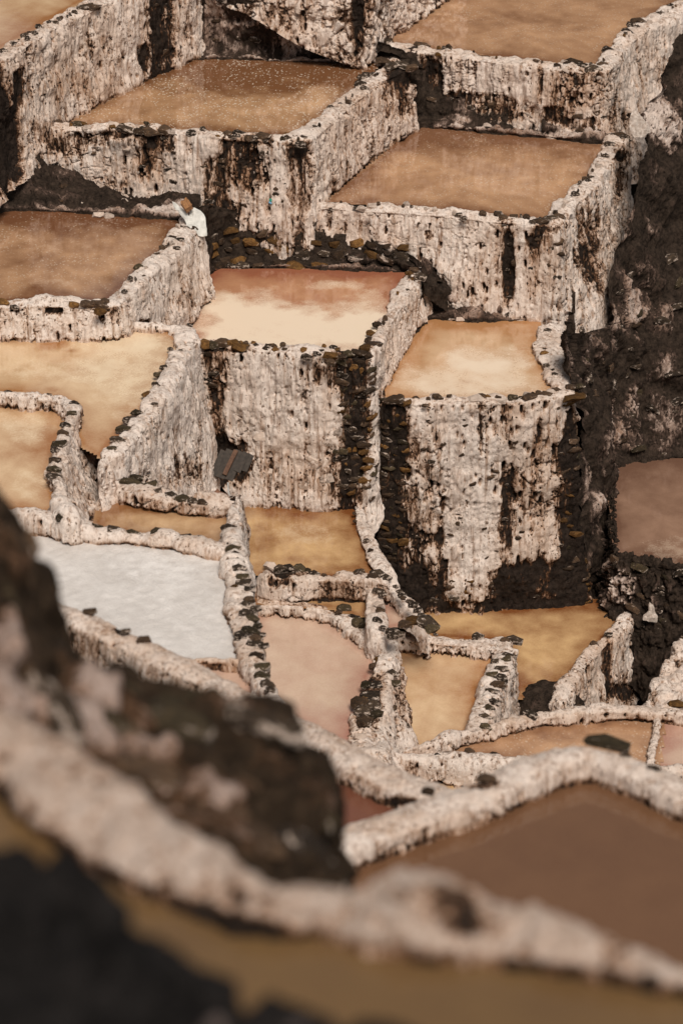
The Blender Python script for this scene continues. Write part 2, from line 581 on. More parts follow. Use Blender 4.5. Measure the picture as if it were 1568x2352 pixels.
def wall_secs(nodes, zt, zw, batter=0.07, lip=0.0):
    """Cross-sections of a retaining wall: water side, top, outer face dropped to the level below."""
    out = []
    for nd in nodes:
        ix, iy, ox, oy, zb = nd[:5]
        bt = nd[5] if len(nd) > 5 and nd[5] is not None else batter
        ti, to = un(ix, iy, zt), un(ox, oy, zt)
        if np.linalg.norm(to - ti) < 0.16:
            pass
        w = to - ti
        w[2] = 0
        w /= max(np.linalg.norm(w), 1e-6)
        zt_, zt = zt, (nd[6] if len(nd) > 6 else zt)
        ti, to = un(ix, iy, zt), un(ox, oy, zt)
        h = zt - zb
        ib = ti - w * 0.07
        ib[2] = Z0 + zw - 0.22
        mid = (ti + to) / 2
        mid[2] += 0.04
        b1 = to + w * (bt * h * 0.35)
        b1[2] = Z0 + zt - h * 0.5
        b = to + w * (bt * h)
        b[2] = Z0 + zb
        bb = b + w * 0.12
        bb[2] -= 0.45
        tt = to.copy()
        tt[2] -= 0.03
        zt = zt_
        out.append([ib, ti, mid, tt, b1, b, bb])
    for end in (0, -1):                                      # rounded, closed ends
        a, c = np.array(out[end]), np.array(out[1 if end == 0 else -2])
        d = (a - c).mean(axis=0)
        d[2] = 0
        d /= max(np.linalg.norm(d), 1e-6)
        e1 = a + d * 0.10
        mid = (a[1] + a[3]) / 2
        e1[:4] = e1[:4] * 0.75 + (mid + d * 0.10) * 0.25
        e1[:, 2] -= 0.05
        lowz = a[-1][2]
        e2 = e1.copy() + d * 0.08
        e2[:, :2] = e2[:, :2] * 0.5 + (mid[:2] + d[:2] * 0.18) * 0.5
        e2[:, 2] = np.minimum(e2[:, 2] - 0.3, lowz + 0.5 * (e2[:, 2] - lowz))
        e3 = e2.copy()
        e3[:, 2] = lowz
        if end == 0:
            out = [e3, e2, e1] + out
        else:
            out = out + [e1, e2, e3]
    return out


WALL_GROUP = 'retaining walls of the salt terraces'


def wall(label, nodes, zt, zw, mat=None, name='retaining_wall', cat='retaining wall', batter=0.07, group=WALL_GROUP, **kw):
    return loft(name, wall_secs(nodes, zt, zw, batter), mat or M_CRUST, label=label, cat=cat, group=group, kind='thing', **kw)




def pond(label, poly, z, mat, film=(), murk_reflect=(), f0=0.0, step=0.07, grow=0.14, bumpy=0.0, edge=0.38):
    P = np.array([un(x, y, z) for x, y in poly])
    c = P.mean(axis=0)
    xy = P[:, :2]
    # grow the outline so that the water runs in under its banks
    area = 0.5 * np.sum(xy[:, 0] * np.roll(xy[:, 1], -1) - np.roll(xy[:, 0], -1) * xy[:, 1])
    sgn = 1 if area > 0 else -1
    e = np.roll(xy, -1, 0) - xy
    nrm = np.stack([e[:, 1], -e[:, 0]], 1) * sgn
    nrm /= np.maximum(np.linalg.norm(nrm, axis=1, keepdims=True), 1e-6)
    vn = nrm + np.roll(nrm, 1, 0)
    vn /= np.maximum(np.linalg.norm(vn, axis=1, keepdims=True), 1e-6)
    big = xy + vn * grow
    lo, hi = big.min(0), big.max(0)
    gx = np.arange(lo[0], hi[0] + step, step)
    gy = np.arange(lo[1], hi[1] + step, step)
    X, Y = np.meshgrid(gx, gy, indexing='ij')
    cx, cy = X[:-1, :-1] + step / 2, Y[:-1, :-1] + step / 2
    keep = inside(cx, cy, [tuple(b) for b in big])
    ny = len(gy)
    ii, jj = np.nonzero(keep)
    a = ii * ny + jj
    F = np.stack([a, a + ny, a + ny + 1, a + 1], 1)
    used, inv = np.unique(F, return_inverse=True)
    F = inv.reshape(F.shape)
    V = np.stack([X.ravel()[used], Y.ravel()[used], np.full(len(used), z + Z0)], 1)
    px, py = proj(V)
    j1, j2 = fbm(V * 1.6 + 5, 4), fbm(V * 1.6 + 95, 4)
    fa = np.full(len(V), f0)
    mu = np.zeros(len(V))
    for arr, lst in ((fa, film), (mu, murk_reflect)):
        for x, y, rx, ry, dv in lst:
            r = np.sqrt(((px - x) / rx + 0.4 * j1) ** 2 + ((py - y) / ry + 0.4 * j2) ** 2)
            arr += dv * smoothstep(1.35, 0.35, r)
    E = np.full(len(V), 9.0)
    for q in range(len(xy)):
        p0, p1 = xy[q], xy[(q + 1) % len(xy)]
        dd = p1 - p0
        t = np.clip(((V[:, :2] - p0) @ dd) / max(dd @ dd, 1e-9), 0, 1)
        E = np.minimum(E, np.linalg.norm(V[:, :2] - p0 - t[:, None] * dd, axis=1))
    mu += edge * smoothstep(0.55, 0.0, E + 0.22 * j1) + 0.6 * edge * smoothstep(0.10, 0.0, E + 0.05 * j2)
    if bumpy:
        V[:, 2] += bumpy * fbm(V * np.array([9, 9, 1]), 3)
    base = np.array([c[0], c[1], z + Z0])
    me = mesh_np('water', V - base, F, attrs={'film': fa, 'murk_reflect': mu})
    me.materials.append(mat)
    o = bpy.data.objects.new('water', me)
    o.location = base
    link(o)
    tag(o, label, 'salt pond', 'salt evaporation ponds', 'structure')
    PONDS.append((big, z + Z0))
    return o


# stones: a few angular shapes per colour, shared by all copies
def stone_mesh(colour, k):
    r = random.Random(hash((k, 5)) & 0xffff)
    bm = bmesh.new()
    for q in range(15):
        a, b = r.uniform(0, 2 * math.pi), r.uniform(-1, 1)
        rr = math.sqrt(1 - b * b)
        vx, vy, vz = rr * math.cos(a), rr * math.sin(a), b
        mx = max(abs(vx), abs(vy), abs(vz)) ** 0.55
        bm.verts.new((vx / mx * r.uniform(0.9, 1.05), vy / mx * r.uniform(0.9, 1.05), vz / mx * r.uniform(0.9, 1.05)))
    bmesh.ops.convex_hull(bm, input=bm.verts)
    for v in [v for v in bm.verts if not v.link_faces]:
        bm.verts.remove(v)
    bmesh.ops.bevel(bm, geom=list(bm.edges), offset=0.09, segments=1, affect='EDGES', clamp_overlap=True) if False else None
    bmesh.ops.recalc_face_normals(bm, faces=bm.faces)
    me = bpy.data.meshes.new('stone')
    bm.to_mesh(me)
    bm.free()
    me.materials.append(STONE_MATS[colour])
    return me


STONES = {c: [stone_mesh(c, k) for k in range(7)] for c in STONE_MATS}


def put_stone(parent, base, P, size, colour, ax=None, nz=None, name='stone', tilt=0.25):
    o = bpy.data.objects.new(name, random.choice(STONES[colour]))
    nz = Vector(nz) if nz is not None else Vector((0, 0, 1))
    ax = Vector(ax) if ax is not None else Vector((1, 0, 0))
    y = nz.cross(ax).normalized()
    x = y.cross(nz).normalized()
    M = Matrix((x, y, nz)).transposed()
    R = Matrix.Rotation(random.uniform(-tilt, tilt), 3, 'X') @ Matrix.Rotation(random.uniform(-tilt, tilt), 3, 'Y') @ Matrix.Rotation(random.uniform(-2 * tilt, 2 * tilt), 3, 'Z')
    M = M @ R
    S = Matrix.Diagonal(Vector(size) * 0.5)
    o.matrix_basis = Matrix.Translation(Vector(P) - Vector(base)) @ (M @ S).to_4x4()
    link(o, parent)
    return o


def rim_stones(key, lst, zt, colours=('dark', 'olive'), h=0.13, lift=-0.015):
    """lst of (x, y, width in survey units, depth ratio[, colour])"""
    L = LOFTS[key]
    for q in lst:
        x, y, w = q[:3]
        col = q[3] if len(q) > 3 else random.choice(colours)
        P = un(x, y, zt)
        i = np.argmin(((L['Q'] - P) ** 2).sum(2).ravel())
        Pn = L['Q'].reshape(-1, 3)[i]
        P = np.array([P[0], P[1], max(P[2], Pn[2])])
        s = w * np.linalg.norm(P) / FP * random.uniform(0.95, 1.35)
        put_stone(L['o'], L['base'], P + np.array([0, 0, lift]), (s, s * random.uniform(0.6, 0.85), max(0.07, min(s * 0.55, h * 1.2))), col, tilt=0.22)


def line_stones(key, pts, zt, n, colours, w=(0.12, 0.28), jitter=0.08, across=False, h=(0.08, 0.15)):
    """n stones scattered along a survey polyline on the wall top."""
    L = LOFTS[key]
    P = np.array([un(x, y, zt) for x, y in pts])
    d = np.linalg.norm(P[1:] - P[:-1], axis=1)
    c = np.concatenate([[0], np.cumsum(d)])
    QF = L['Q'].reshape(-1, 3)
    for q in range(int(n * 0.75)):
        t = random.random() * c[-1] * 0.999
        i = min(int(np.searchsorted(c, t, side='right')) - 1, len(d) - 1)
        f = (t - c[i]) / d[i]
        X = P[i] * (1 - f) + P[i + 1] * f
        tan = (P[i + 1] - P[i]) / d[i]
        nrm = np.array([-tan[1], tan[0], 0])
        X = X + nrm * random.uniform(-jitter, jitter)
        k = np.argmin(((QF[:, :2] - X[:2]) ** 2).sum(1) + 0.2 * (QF[:, 2] - X[2]) ** 2)
        X[2] = QF[k, 2]
        s = w[0] + (w[1] - w[0]) * random.random() ** 1.8
        hh = random.uniform(*h)
        ax = nrm if across else tan
        put_stone(L['o'], L['base'], X + np.array([0, 0, hh * 0.2]), (s, s * random.uniform(0.55, 0.9), hh), random.choice(colours), ax=ax)


def face_stones(key, poly, n, colours, size=(0.16, 0.34), spacing=0.17, flat=0.55, out=-0.035, course=0.13, name='stone', prot=0.5):
    """Masonry stones bedded in the face, inside a survey polygon."""
    L = LOFTS[key]
    m = inside(L['px'], L['py'], poly)
    ii, jj = np.nonzero(m)
    if len(ii) == 0:
        return
    order = RNG.permutation(len(ii))
    got = []
    for q in order:
        P = L['Q'][ii[q], jj[q]].copy()
        if course:
            P[2] = round(P[2] / course) * course
        if got:
            D = np.abs(np.array(got) - P)
            hz = np.hypot(D[:, 0], D[:, 1])
            if np.any((hz < spacing) & (D[:, 2] < course * 0.75 if course else D[:, 2] < spacing)):
                continue
        got.append(P)
        nz = L['N'][ii[q], jj[q]]
        tu = np.gradient(L['Q'][max(0, ii[q] - 3):ii[q] + 4, jj[q]], axis=0).mean(0)
        s = random.uniform(*size)
        ax = Vector(tu)
        ax.z *= 0.2
        put_stone(L['o'], L['base'], P + nz * out, (s, s * flat * random.uniform(0.75, 1.15), s * prot), random.choice(colours), ax=ax, nz=nz, tilt=0.16, name=name)
        if len(got) >= n:
            break


# ------------------------------------------------------------------ levels (metres above the middle pond)
Z1, Z2, Z3, Z4, Z5, Z6, Z7, Z8 = 4.62, 2.55, 2.52, 1.04, 1.56, 0.0, 0.93, -1.02
Z9, Z10, Z11, Z12, Z13, Z14, Z15, Z16, Z17 = 1.08, 0.25, 0.88, -5.74, -3.35, -3.72, -3.95, -4.6, -4.5
Z18, Z20, Z21, Z22, Z23 = -4.3, -4.65, 4.3, 6.35, 15.23

# ------------------------------------------------------------------ ponds
TAN, TAN_D = (0.52, 0.33, 0.19), (0.25, 0.125, 0.055)
W_top = water_material('brine_rippled_tan', (0.56, 0.34, 0.185), (0.19, 0.085, 0.038), speck=1.6)
W_tan = water_material('brine_tan', (0.58, 0.345, 0.195), (0.22, 0.105, 0.055), speck=0.6)
W_rust = water_material('brine_rusty', (0.52, 0.31, 0.175), (0.17, 0.073, 0.035), speck=0.5, film=(0.60, 0.45, 0.34))
W_film = water_material('brine_filmed', (0.58, 0.32, 0.175), (0.30, 0.11, 0.06), film=(0.79, 0.645, 0.49), mottle=0.9)
W_yellow = water_material('brine_yellow', (0.76, 0.56, 0.35), (0.36, 0.16, 0.06), film=(0.80, 0.65, 0.46), mottle=0.7)
W_amber = water_material('brine_amber', (0.64, 0.42, 0.21), (0.20, 0.07, 0.022))
W_pink = water_material('brine_pink', (0.68, 0.53, 0.40), (0.40, 0.20, 0.145), mottle=0.5)
W_white = water_material('salt_bed', (0.71, 0.67, 0.635), (0.50, 0.46, 0.425), film=(0.80, 0.765, 0.735), rough=0.45, scale=2.0, grain=1.5)
W_purple = water_material('brine_purple', (0.33, 0.20, 0.135), (0.16, 0.085, 0.055))
W_brown = water_material('brine_brown', (0.17, 0.088, 0.046), (0.105, 0.05, 0.027), rough=0.10, mottle=0.5)
W_red = water_material('brine_red', (0.19, 0.075, 0.045), (0.13, 0.05, 0.03), rough=0.15, mottle=0.4)
W_near = water_material('brine_near', (0.17, 0.10, 0.042), (0.10, 0.055, 0.028), rough=0.15, mottle=0.7)

pond('tan brine pond behind the white wall at the top left corner', [(-240, 260), (-40, 130), (0, 107), (185, 0), (300, -58), (420, -110), (420, -200), (-240, -200)], Z1, W_yellow, murk_reflect=[(60, 40, 160, 60, 0.2)])
pond('brown brine pond flecked with floating salt under the dark bank at the top', [(412, 143), (500, 138), (640, 146), (868, 147), (800, 205), (680, 308), (500, 303), (400, 291), (250, 286), (132, 284)], Z2, W_top,
     murk_reflect=[(540, 158, 320, 60, 0.75), (800, 165, 110, 36, 0.4), (560, 215, 150, 30, 0.2)], film=[(690, 285, 110, 26, 0.15)])  # dark back strip paints the bank's reflection into the brine colour
pond('tan brine pond cut by the top edge beside the tall grey draped wall', [(858, 86), (975, 0), (1080, -80), (1680, -80), (1545, 0), (1450, 75), (1366, 150), (1240, 138), (1100, 122), (990, 110), (910, 98)], Z3, W_tan,
     murk_reflect=[(1130, 40, 140, 20, 0.25), (1300, 60, 90, 15, 0.2), (930, 60, 60, 40, 0.2)])
pond('orange tan brine pond on the upper right terrace', [(965, 292), (1100, 308), (1250, 322), (1394, 337), (1328, 424), (1264, 506), (1100, 487), (1000, 475), (870, 468), (758, 461), (860, 380)], Z4, W_tan,
     murk_reflect=[(1040, 318, 210, 44, 0.6), (830, 430, 50, 40, 0.15), (1280, 350, 90, 25, 0.25)])
pond('rusty brown brine pond at the left edge beside the white sack', [(-60, 486), (0, 487), (110, 490), (250, 498), (404, 511), (378, 560), (300, 630), (240, 688), (120, 684), (0, 690), (-60, 690)], Z5, W_rust,
     murk_reflect=[(160, 500, 300, 44, 0.6), (120, 605, 110, 22, 0.35), (100, 665, 60, 14, 0.3), (40, 560, 60, 30, 0.2)], film=[(120, 650, 120, 14, 0.35), (60, 625, 60, 8, 0.25), (130, 560, 160, 26, 0.28)])
pond('middle pond half covered by pale salt film', [(500, 620), (700, 622), (920, 629), (880, 720), (840, 804), (700, 796), (600, 789), (455, 783), (390, 743), (440, 715), (455, 690), (485, 640)], Z6, W_film,
     film=[(640, 760, 280, 70, 1.0), (560, 700, 110, 44, 0.5), (760, 655, 80, 16, 0.55), (500, 690, 60, 40, 0.35), (850, 740, 70, 80, 0.6), (620, 660, 60, 20, .25)], murk_reflect=[(700, 630, 230, 22, 0.3), (560, 709, 34, 4, 0.5)])
pond('pale yellow pond edged by a wall with dark capstones', [(-60, 775), (10, 766), (120, 758), (250, 757), (407, 761), (388, 830), (343, 910), (228, 1045), (180, 1010), (166, 950), (150, 912), (60, 898), (-60, 893)], Z7, W_yellow,
     film=[(310, 850, 130, 130, 0.6), (120, 850, 160, 30, .4), (230, 790, 140, 24, .3)], murk_reflect=[(120, 794, 40, 12, 0.5), (165, 806, 14, 5, 0.4), (185, 848, 22, 5, 0.35), (120, 895, 20, 7, 0.3), (60, 780, 140, 14, 0.2)])
pond('cream coloured pond on the tallest streaked wall', [(985, 736), (1060, 739), (1232, 741), (1222, 790), (1242, 850), (1267, 898), (1150, 909), (1000, 913), (878, 909), (900, 865), (946, 795)], Z8, water_material('brine_cream', (0.70, 0.50, 0.32), (0.42, 0.21, 0.09), film=(0.78, 0.64, 0.49), mottle=0.7),
     film=[(1080, 875, 200, 60, 0.75), (1120, 815, 110, 36, 0.55)], murk_reflect=[(1110, 748, 150, 22, 0.55), (950, 800, 40, 60, 0.2), (1180, 775, 60, 14, 0.25), (1070, 877, 20, 5, 0.55), (1110, 832, 18, 6, 0.25)])
pond('small yellow pond at the left edge behind a ridge of stacked dark stones', [(-60, 924), (0, 925), (90, 932), (150, 946), (130, 1000), (107, 1070), (120, 1120), (128, 1170), (0, 1166), (-60, 1166)], Z9, W_yellow,
     film=[(60, 980, 80, 50, .5), (70, 1110, 60, 50, .4)], murk_reflect=[(40, 1040, 50, 30, 0.3), (110, 1000, 22, 30, 0.2), (40, 930, 60, 8, 0.3)])
pond('narrow amber pond between two stone rimmed ridges', [(236, 1180), (262, 1140), (400, 1158), (532, 1170), (512, 1240), (400, 1228), (232, 1214)], Z10, water_material('brine_amber_pale', (0.62, 0.42, 0.24), (0.26, 0.12, 0.05)), murk_reflect=[(330, 1165, 80, 20, 0.7), (262, 1150, 25, 40, 0.5)])
pond('white pond crusted over with salt', [(20, 1188), (110, 1198), (205, 1224), (400, 1249), (507, 1260), (522, 1300), (545, 1512), (420, 1512), (100, 1700), (-60, 1500), (-60, 1190)], Z11, W_white, step=0.05, edge=0.12,
     film=[(400, 1350, 160, 120, 0.3), (300, 1290, 200, 50, 0.25), (470, 1450, 90, 60, 0.2)], bumpy=0.018)
pond('sliver of mauve water beyond the low ridge of the white pond', [(430, 1524), (572, 1518), (596, 1572), (640, 1700), (430, 1700)], Z11 - 0.12, W_pink)
pond('amber pond below the lumpy white wall and the wooden boards', [(540, 1130), (600, 1138), (802, 1150), (816, 1200), (852, 1318), (842, 1327), (606, 1316), (520, 1300)], Z13, W_amber,
     murk_reflect=[(690, 1165, 150, 30, 0.5), (720, 1285, 80, 10, 0.3), (780, 1300, 50, 10, 0.25), (610, 1230, 25, 50, 0.3)], film=[(700, 1225, 90, 36, 0.4)])
pond('thin amber strip of water between two low white ridges', [(560, 1345), (700, 1350), (840, 1356), (842, 1415), (760, 1392), (560, 1378)], Z14, W_amber, murk_reflect=[(660, 1358, 80, 14, 0.5)])
pond('little triangle of brine between the curved ridge and the short ridge', [(876, 1345), (950, 1425), (884, 1442)], Z14 - 0.04, W_pink)
pond('pinkish pond in front of the white salt bed', [(600, 1398), (730, 1404), (800, 1440), (880, 1506), (842, 1550), (800, 1700), (760, 1800), (560, 1700), (560, 1480)], Z15, W_pink, murk_reflect=[(740, 1680, 110, 60, 0.3), (690, 1430, 90, 14, -0.1)], film=[(690, 1500, 70, 40, 0.15)])
pond('yellow pond beside the stony ridge with orange stones', [(915, 1470), (1142, 1489), (1110, 1560), (1072, 1670), (1000, 1760), (860, 1700), (890, 1540)], Z16, W_yellow, murk_reflect=[(950, 1490, 40, 20, 0.4), (1050, 1560, 120, 100, 0.12), (1090, 1640, 20, 30, 0.15)])
pond('long amber pond at the foot of the tallest streaked wall', [(960, 1400), (1100, 1386), (1440, 1380), (1444, 1402), (1384, 1460), (1275, 1590), (1190, 1600), (1150, 1470), (1000, 1458), (940, 1430)], Z12, W_amber,
     film=[(1180, 1460, 130, 40, 0.1)], murk_reflect=[(1200, 1395, 260, 20, 0.35), (1230, 1560, 60, 30, 0.2), (1400, 1400, 60, 30, 0.2)])  # back strip darkened to paint in the tall wall's reflection
pond('purplish brown pond at the right edge below the dark cliff', [(1408, 1072), (1500, 1060), (1700, 1050), (1700, 1300), (1568, 1289), (1480, 1277), (1422, 1264), (1414, 1180)], Z17, W_purple, film=[(1530, 1265, 110, 40, 0.4)], murk_reflect=[(1500, 1085, 160, 40, 0.35)])
pond('long orange pond in front of the mossy crusted ridge', [(1005, 1716), (1060, 1702), (1132, 1684), (1283, 1656), (1430, 1644), (1519, 1640), (1503, 1750), (1400, 1775), (1195, 1750), (1050, 1732)], Z18, W_tan, murk_reflect=[(1200, 1690, 140, 12, 0.15)])
pond('small mauve pond at the right edge beside the thin divider ridge', [(1506, 1640), (1700, 1638), (1700, 1780), (1488, 1755)], Z18 - .02, W_pink, murk_reflect=[(1540, 1690, 60, 60, 0.3)])
pond('narrow sliver of amber water under the white ridge', [(870, 1755), (1250, 1755), (1250, 1850), (940, 1850), (870, 1800)], Z20, W_amber)
pond('dark red triangular pond behind the dark boulders', [(690, 1720), (790, 1776), (900, 1842), (1000, 1866), (900, 1960), (600, 1960), (450, 1760)], Z21, W_red)
pond('large brown pond in the right foreground', [(790, 1985), (981, 1918), (1132, 1868), (1253, 1797), (1359, 1766), (1440, 1806), (1700, 1935), (1900, 2500), (900, 2500), (700, 2100)], Z22, W_brown, edge=0.0)
pond('blurred ochre pond along the bottom edge', [(-200, 1740), (0, 1800), (110, 1930), (330, 2050), (780, 2150), (1132, 2215), (1700, 2280), (1800, 2600), (-200, 2600)], Z23, W_near, edge=0.0)

# ------------------------------------------------------------------ banks of dark earth
def bank(label, cols, name='bank', cat='earth bank', lip=0.12, lipx=0.35, **kw):
    """cols: list of (foot x, foot y, foot level, run per rise, [(x, y) up the slope])"""
    secs = []
    for fx, fy, z, k, ups in cols:
        B = un(fx, fy, z)
        dn = B.copy(); dn[2] -= 0.25; dn[1] -= 0.05
        l1 = B + np.array([0, 0.03, lip]); l2 = B + np.array([0, 0.03 + lipx, lip + 0.03])
        s = [l2 + np.array([0, 0.02, 0.02])]
        for u_ in ups:
            s.append(un(*u_) if len(u_) == 3 else climb(l2, u_[0], u_[1], k))
        s = s[::-1] + [l2, l1, dn]
        secs.append(s)
    kw.setdefault('salt', -0.02); kw.setdefault('streak', 0.16); kw.setdefault('blotch', 0.30); kw.setdefault('pits', 0.1)
    kw.setdefault('flute', 0.02); kw.setdefault('lump', 0.06); kw.setdefault('lumpscale', 2.0); kw.setdefault('tint', 0.6); kw.setdefault('topsalt', 0.0); kw.setdefault('sv', 0.04); kw.setdefault('rough', 0.06); kw.setdefault('wob', 0.13)
    return loft(name, secs, M_BANK, label=label, cat=cat, group='dark earth banks behind the ponds', **kw)

bank('dark earth bank rising behind the flecked brown pond', [(330, 150, Z2, .6, [(330, 60), (330, -60)]), (420, 142, Z2, .6, [(420, 60), (420, -60)]), (520, 137, Z2, .65, [(522, 4, 3.91), (520, -60, 4.66)]), (640, 145, Z2, .8, [(645, 36, 3.76), (640, -20, 4.26)]), (760, 147, Z2, .8, [(760, 70, 3.44), (760, 0, 4.06)]), (850, 147, Z2, .75, [(848, 94, 3.14), (852, 40, 3.66)]), (900, 150, Z2, .6, [(885, 112, 2.86), (885, 95, 2.86)]), (970, 162, Z2, .6, [(960, 130, 2.66), (960, 100, 2.76)])],
     patches=[(520, 132, 100, 9, 0.5), (690, 136, 60, 9, 0.55), (830, 136, 90, 10, 0.7), (640, 60, 120, 10, 0.2, .8), (480, 60, 40, 60, 0.1, .8), (560, 70, 170, 80, 0.26, .8), (680, 110, 90, 14, 0.2, .8), (430, 60, 36, 120, -0.35)], tints=[(690, 138, 30, 12, 0.5)])
bank('dark brown slope at the left edge between the upper white wall and the rusty pond', [(-70, 487, Z5, .55, [(-70, 350, 2.52), (-70, 250, 3.10)]), (0, 487, Z5, .55, [(0, 345, 2.58), (0, 280, 2.90)]), (60, 488, Z5, .55, [(60, 345, 2.56), (60, 300, 2.75)]), (130, 491, Z5, .55, [(132, 378, 1.92), (132, 340, 2.05)]), (250, 498, Z5, .6, [(250, 414, 1.52), (250, 380, 1.70)]), (340, 503, Z5, .6, [(340, 446, 1.32), (340, 420, 1.40)]), (405, 510, Z5, .6, [(405, 468, 1.32), (405, 440, 1.40)]), (460, 518, Z5, .5, [(460, 478, 1.25), (460, 450, 1.30)])],
     patches=[(180, 470, 90, 14, 0.35, .7), (330, 484, 100, 12, 0.5), (60, 478, 60, 10, 0.3), (370, 478, 60, 10, 0.4), (150, 395, 70, 12, 0.18, .8), (160, 430, 50, 16, 0.2, .8), (395, 470, 40, 10, 0.3)])
bank('dark stony bank with orange stones behind the middle pond', [(455, 690, Z6, .25, [(458, 600), (465, 480)]), (485, 636, Z6, .25, [(485, 570), (490, 470)]), (520, 618, Z6, .3, [(520, 560), (525, 480)]), (620, 618, Z6, .45, [(620, 570), (620, 500)]), (720, 621, Z6, .5, [(720, 580), (720, 530)]), (830, 625, Z6, .5, [(830, 598), (830, 540)]), (920, 629, Z6, .5, [(920, 606), (920, 575)]), (960, 642, Z6, .4, [(960, 618), (962, 600)]), (1000, 668, Z6 - .25, .3, [(1004, 650), (1010, 635)]), (1030, 690, Z6 - .6, .3, [(1034, 680), (1040, 670)])],
     patches=[(760, 612, 190, 9, 0.4), (600, 610, 60, 9, 0.25)], tints=[(700, 612, 250, 14, 0.3)])
bank('dark crumbling bank under the right wall behind the cream pond', [(970, 770, Z8, .2, [(975, 690), (985, 590)]), (988, 736, Z8, .3, [(988, 670), (990, 600)]), (1040, 738, Z8, .45, [(1040, 690), (1035, 620)]), (1120, 741, Z8, .5, [(1120, 712), (1120, 640)]), (1235, 742, Z8, .5, [(1235, 718), (1235, 650)]), (1320, 748, Z8, .5, [(1320, 722), (1320, 640)])],
     salt=0.15, patches=[(1130, 722, 140, 14, 0.2), (1040, 665, 20, 30, 0.5), (1010, 690, 26, 40, -0.1)], tints=[(1130, 725, 160, 20, 0.3)])
bank('salt lipped ledge at the foot of the upper right wall', [(935, 330, Z4, .2, [(935, 250), (940, 190)]), (966, 293, Z4, .3, [(966, 240), (970, 170)]), (1020, 297, Z4, .55, [(1020, 262), (1020, 200)]), (1100, 308, Z4, .6, [(1100, 268), (1100, 200)]), (1250, 322, Z4, .6, [(1250, 290), (1250, 210)]), (1376, 335, Z4, .6, [(1376, 310), (1376, 240)]), (1400, 330, Z4, .5, [(1400, 312), (1400, 270)])],
     lip=0.16, patches=[(1150, 302, 260, 13, 0.55), (1030, 280, 40, 16, 0.45), (1330, 318, 70, 13, 0.25), (1050, 240, 40, 22, 0.2)], tints=[(1100, 305, 160, 14, 0.2)])

# right hand cliff: foot at the purple pond, climbing past the terraces
def cliff_cols():
    out = []
    for fx, fy, fz, k, ups in [
        (1350, 1400, -5.9, .10, [(1340, 1150), (1325, 900), (1318, 810), (1316, 775), (1316, 760)]),
        (1425, 1320, -5.9, .15, [(1402, 1120), (1385, 920), (1368, 830), (1358, 785), (1356, 770)]),
        (1405, 1100, -4.6, .4, [(1400, 960), (1394, 860), (1390, 810), (1385, 770), (1382, 745)]),
        (1450, 1066, -4.5, .5, [(1450, 900), (1450, 800), (1456, 720), (1466, 600), (1470, 400)]),
        (1500, 1060, -4.5, .62, [(1500, 900), (1500, 740), (1505, 560), (1500, 300), (1500, 240)]),
        (1580, 1055, -4.5, .7, [(1580, 880), (1570, 690), (1560, 450), (1550, 140), (1550, 80)]),
        (1720, 1048, -4.5, .7, [(1720, 880), (1720, 690), (1720, 450), (1720, 100), (1720, 40)])]:
        B = un(fx, fy, fz)
        s = [B]
        for x, y in ups:
            s.append(climb(B, x, y, k))
        dn = B.copy(); dn[2] -= 0.4
        out.append(s[::-1] + [dn])
    return out
loft('cliff', cliff_cols(), M_BANK, label='dark rocky cliff at the right edge dusted with salt', cat='cliff', kind='structure', res=0.034, salt=0.07, streak=0.26, blotch=0.24, pits=0.0, flute=0.06, lump=0.12, lumpscale=0.9, rough=0.08, wob=0.26, tint=0.6, topsalt=0.1, courses=0.05,
     patches=[(1400, 690, 90, 60, 0.25, .7), (1480, 740, 80, 40, 0.2, .8), (1510, 270, 80, 60, 0.55, .8), (1480, 900, 60, 60, 0.15, .8), (1415, 990, 22, 60, 0.3, .6), (1520, 1030, 80, 25, 0.15, .8), (1545, 330, 60, 30, 0.12, .8), (1440, 560, 40, 80, 0.12, .9)])

# ------------------------------------------------------------------ retaining walls, far to near
wall('pale wall of cobble sized lumps at the top edge above the dark bank', [(520, -70, 505, -40, 4.25), (600, -60, 594, -20, 4.05), (650, -55, 646, -15, 3.75), (700, -50, 698, -10, 3.50), (790, -60, 790, -10, 3.15), (834, -50, 845, -5, 2.95), (900, -120, 915, -85, 2.55), (1040, -200, 1070, -180, 2.55)], 4.25, 4.05,
     salt=0.75, lump=0.09, lumpscale=3.6, flute=0.02, pits=0.15, patches=[(822, 30, 18, 90, -0.6), (560, 0, 60, 8, -0.3)], tint=0.3)
wall('tall white wall dividing the upper left ponds', [(-90, 190, -70, 200, 2.40), (-30, 145, -14, 160, 2.40), (2, 112, 14, 136, 2.50), (22, 98, 50, 114, 2.50), (110, 48, 126, 64, 2.40), (190, 2, 222, 18, 2.40), (300, -52, 325, -29, 2.40), (392, -88, 415, -64, 2.40), (500, -150, 525, -120, 2.40)], Z1 + .12, Z1, batter=0.05,
     salt=0.74, streak=0.28, flute=0.07, pits=0.35, tint=0.35, patches=[(44, 200, 14, 50, -0.75, .3), (345, 60, 16, 170, -0.3, .5), (378, 80, 26, 200, -0.75, .35), (-20, 260, 30, 140, -0.9), (10, 330, 46, 120, -0.95, .4), (330, 130, 14, 30, -0.5), (180, 258, 130, 18, 0.1), (90, 315, 50, 40, -0.3, .6)],
     tints=[(250, 200, 160, 30, 0.25), (150, 180, 60, 60, .2)])
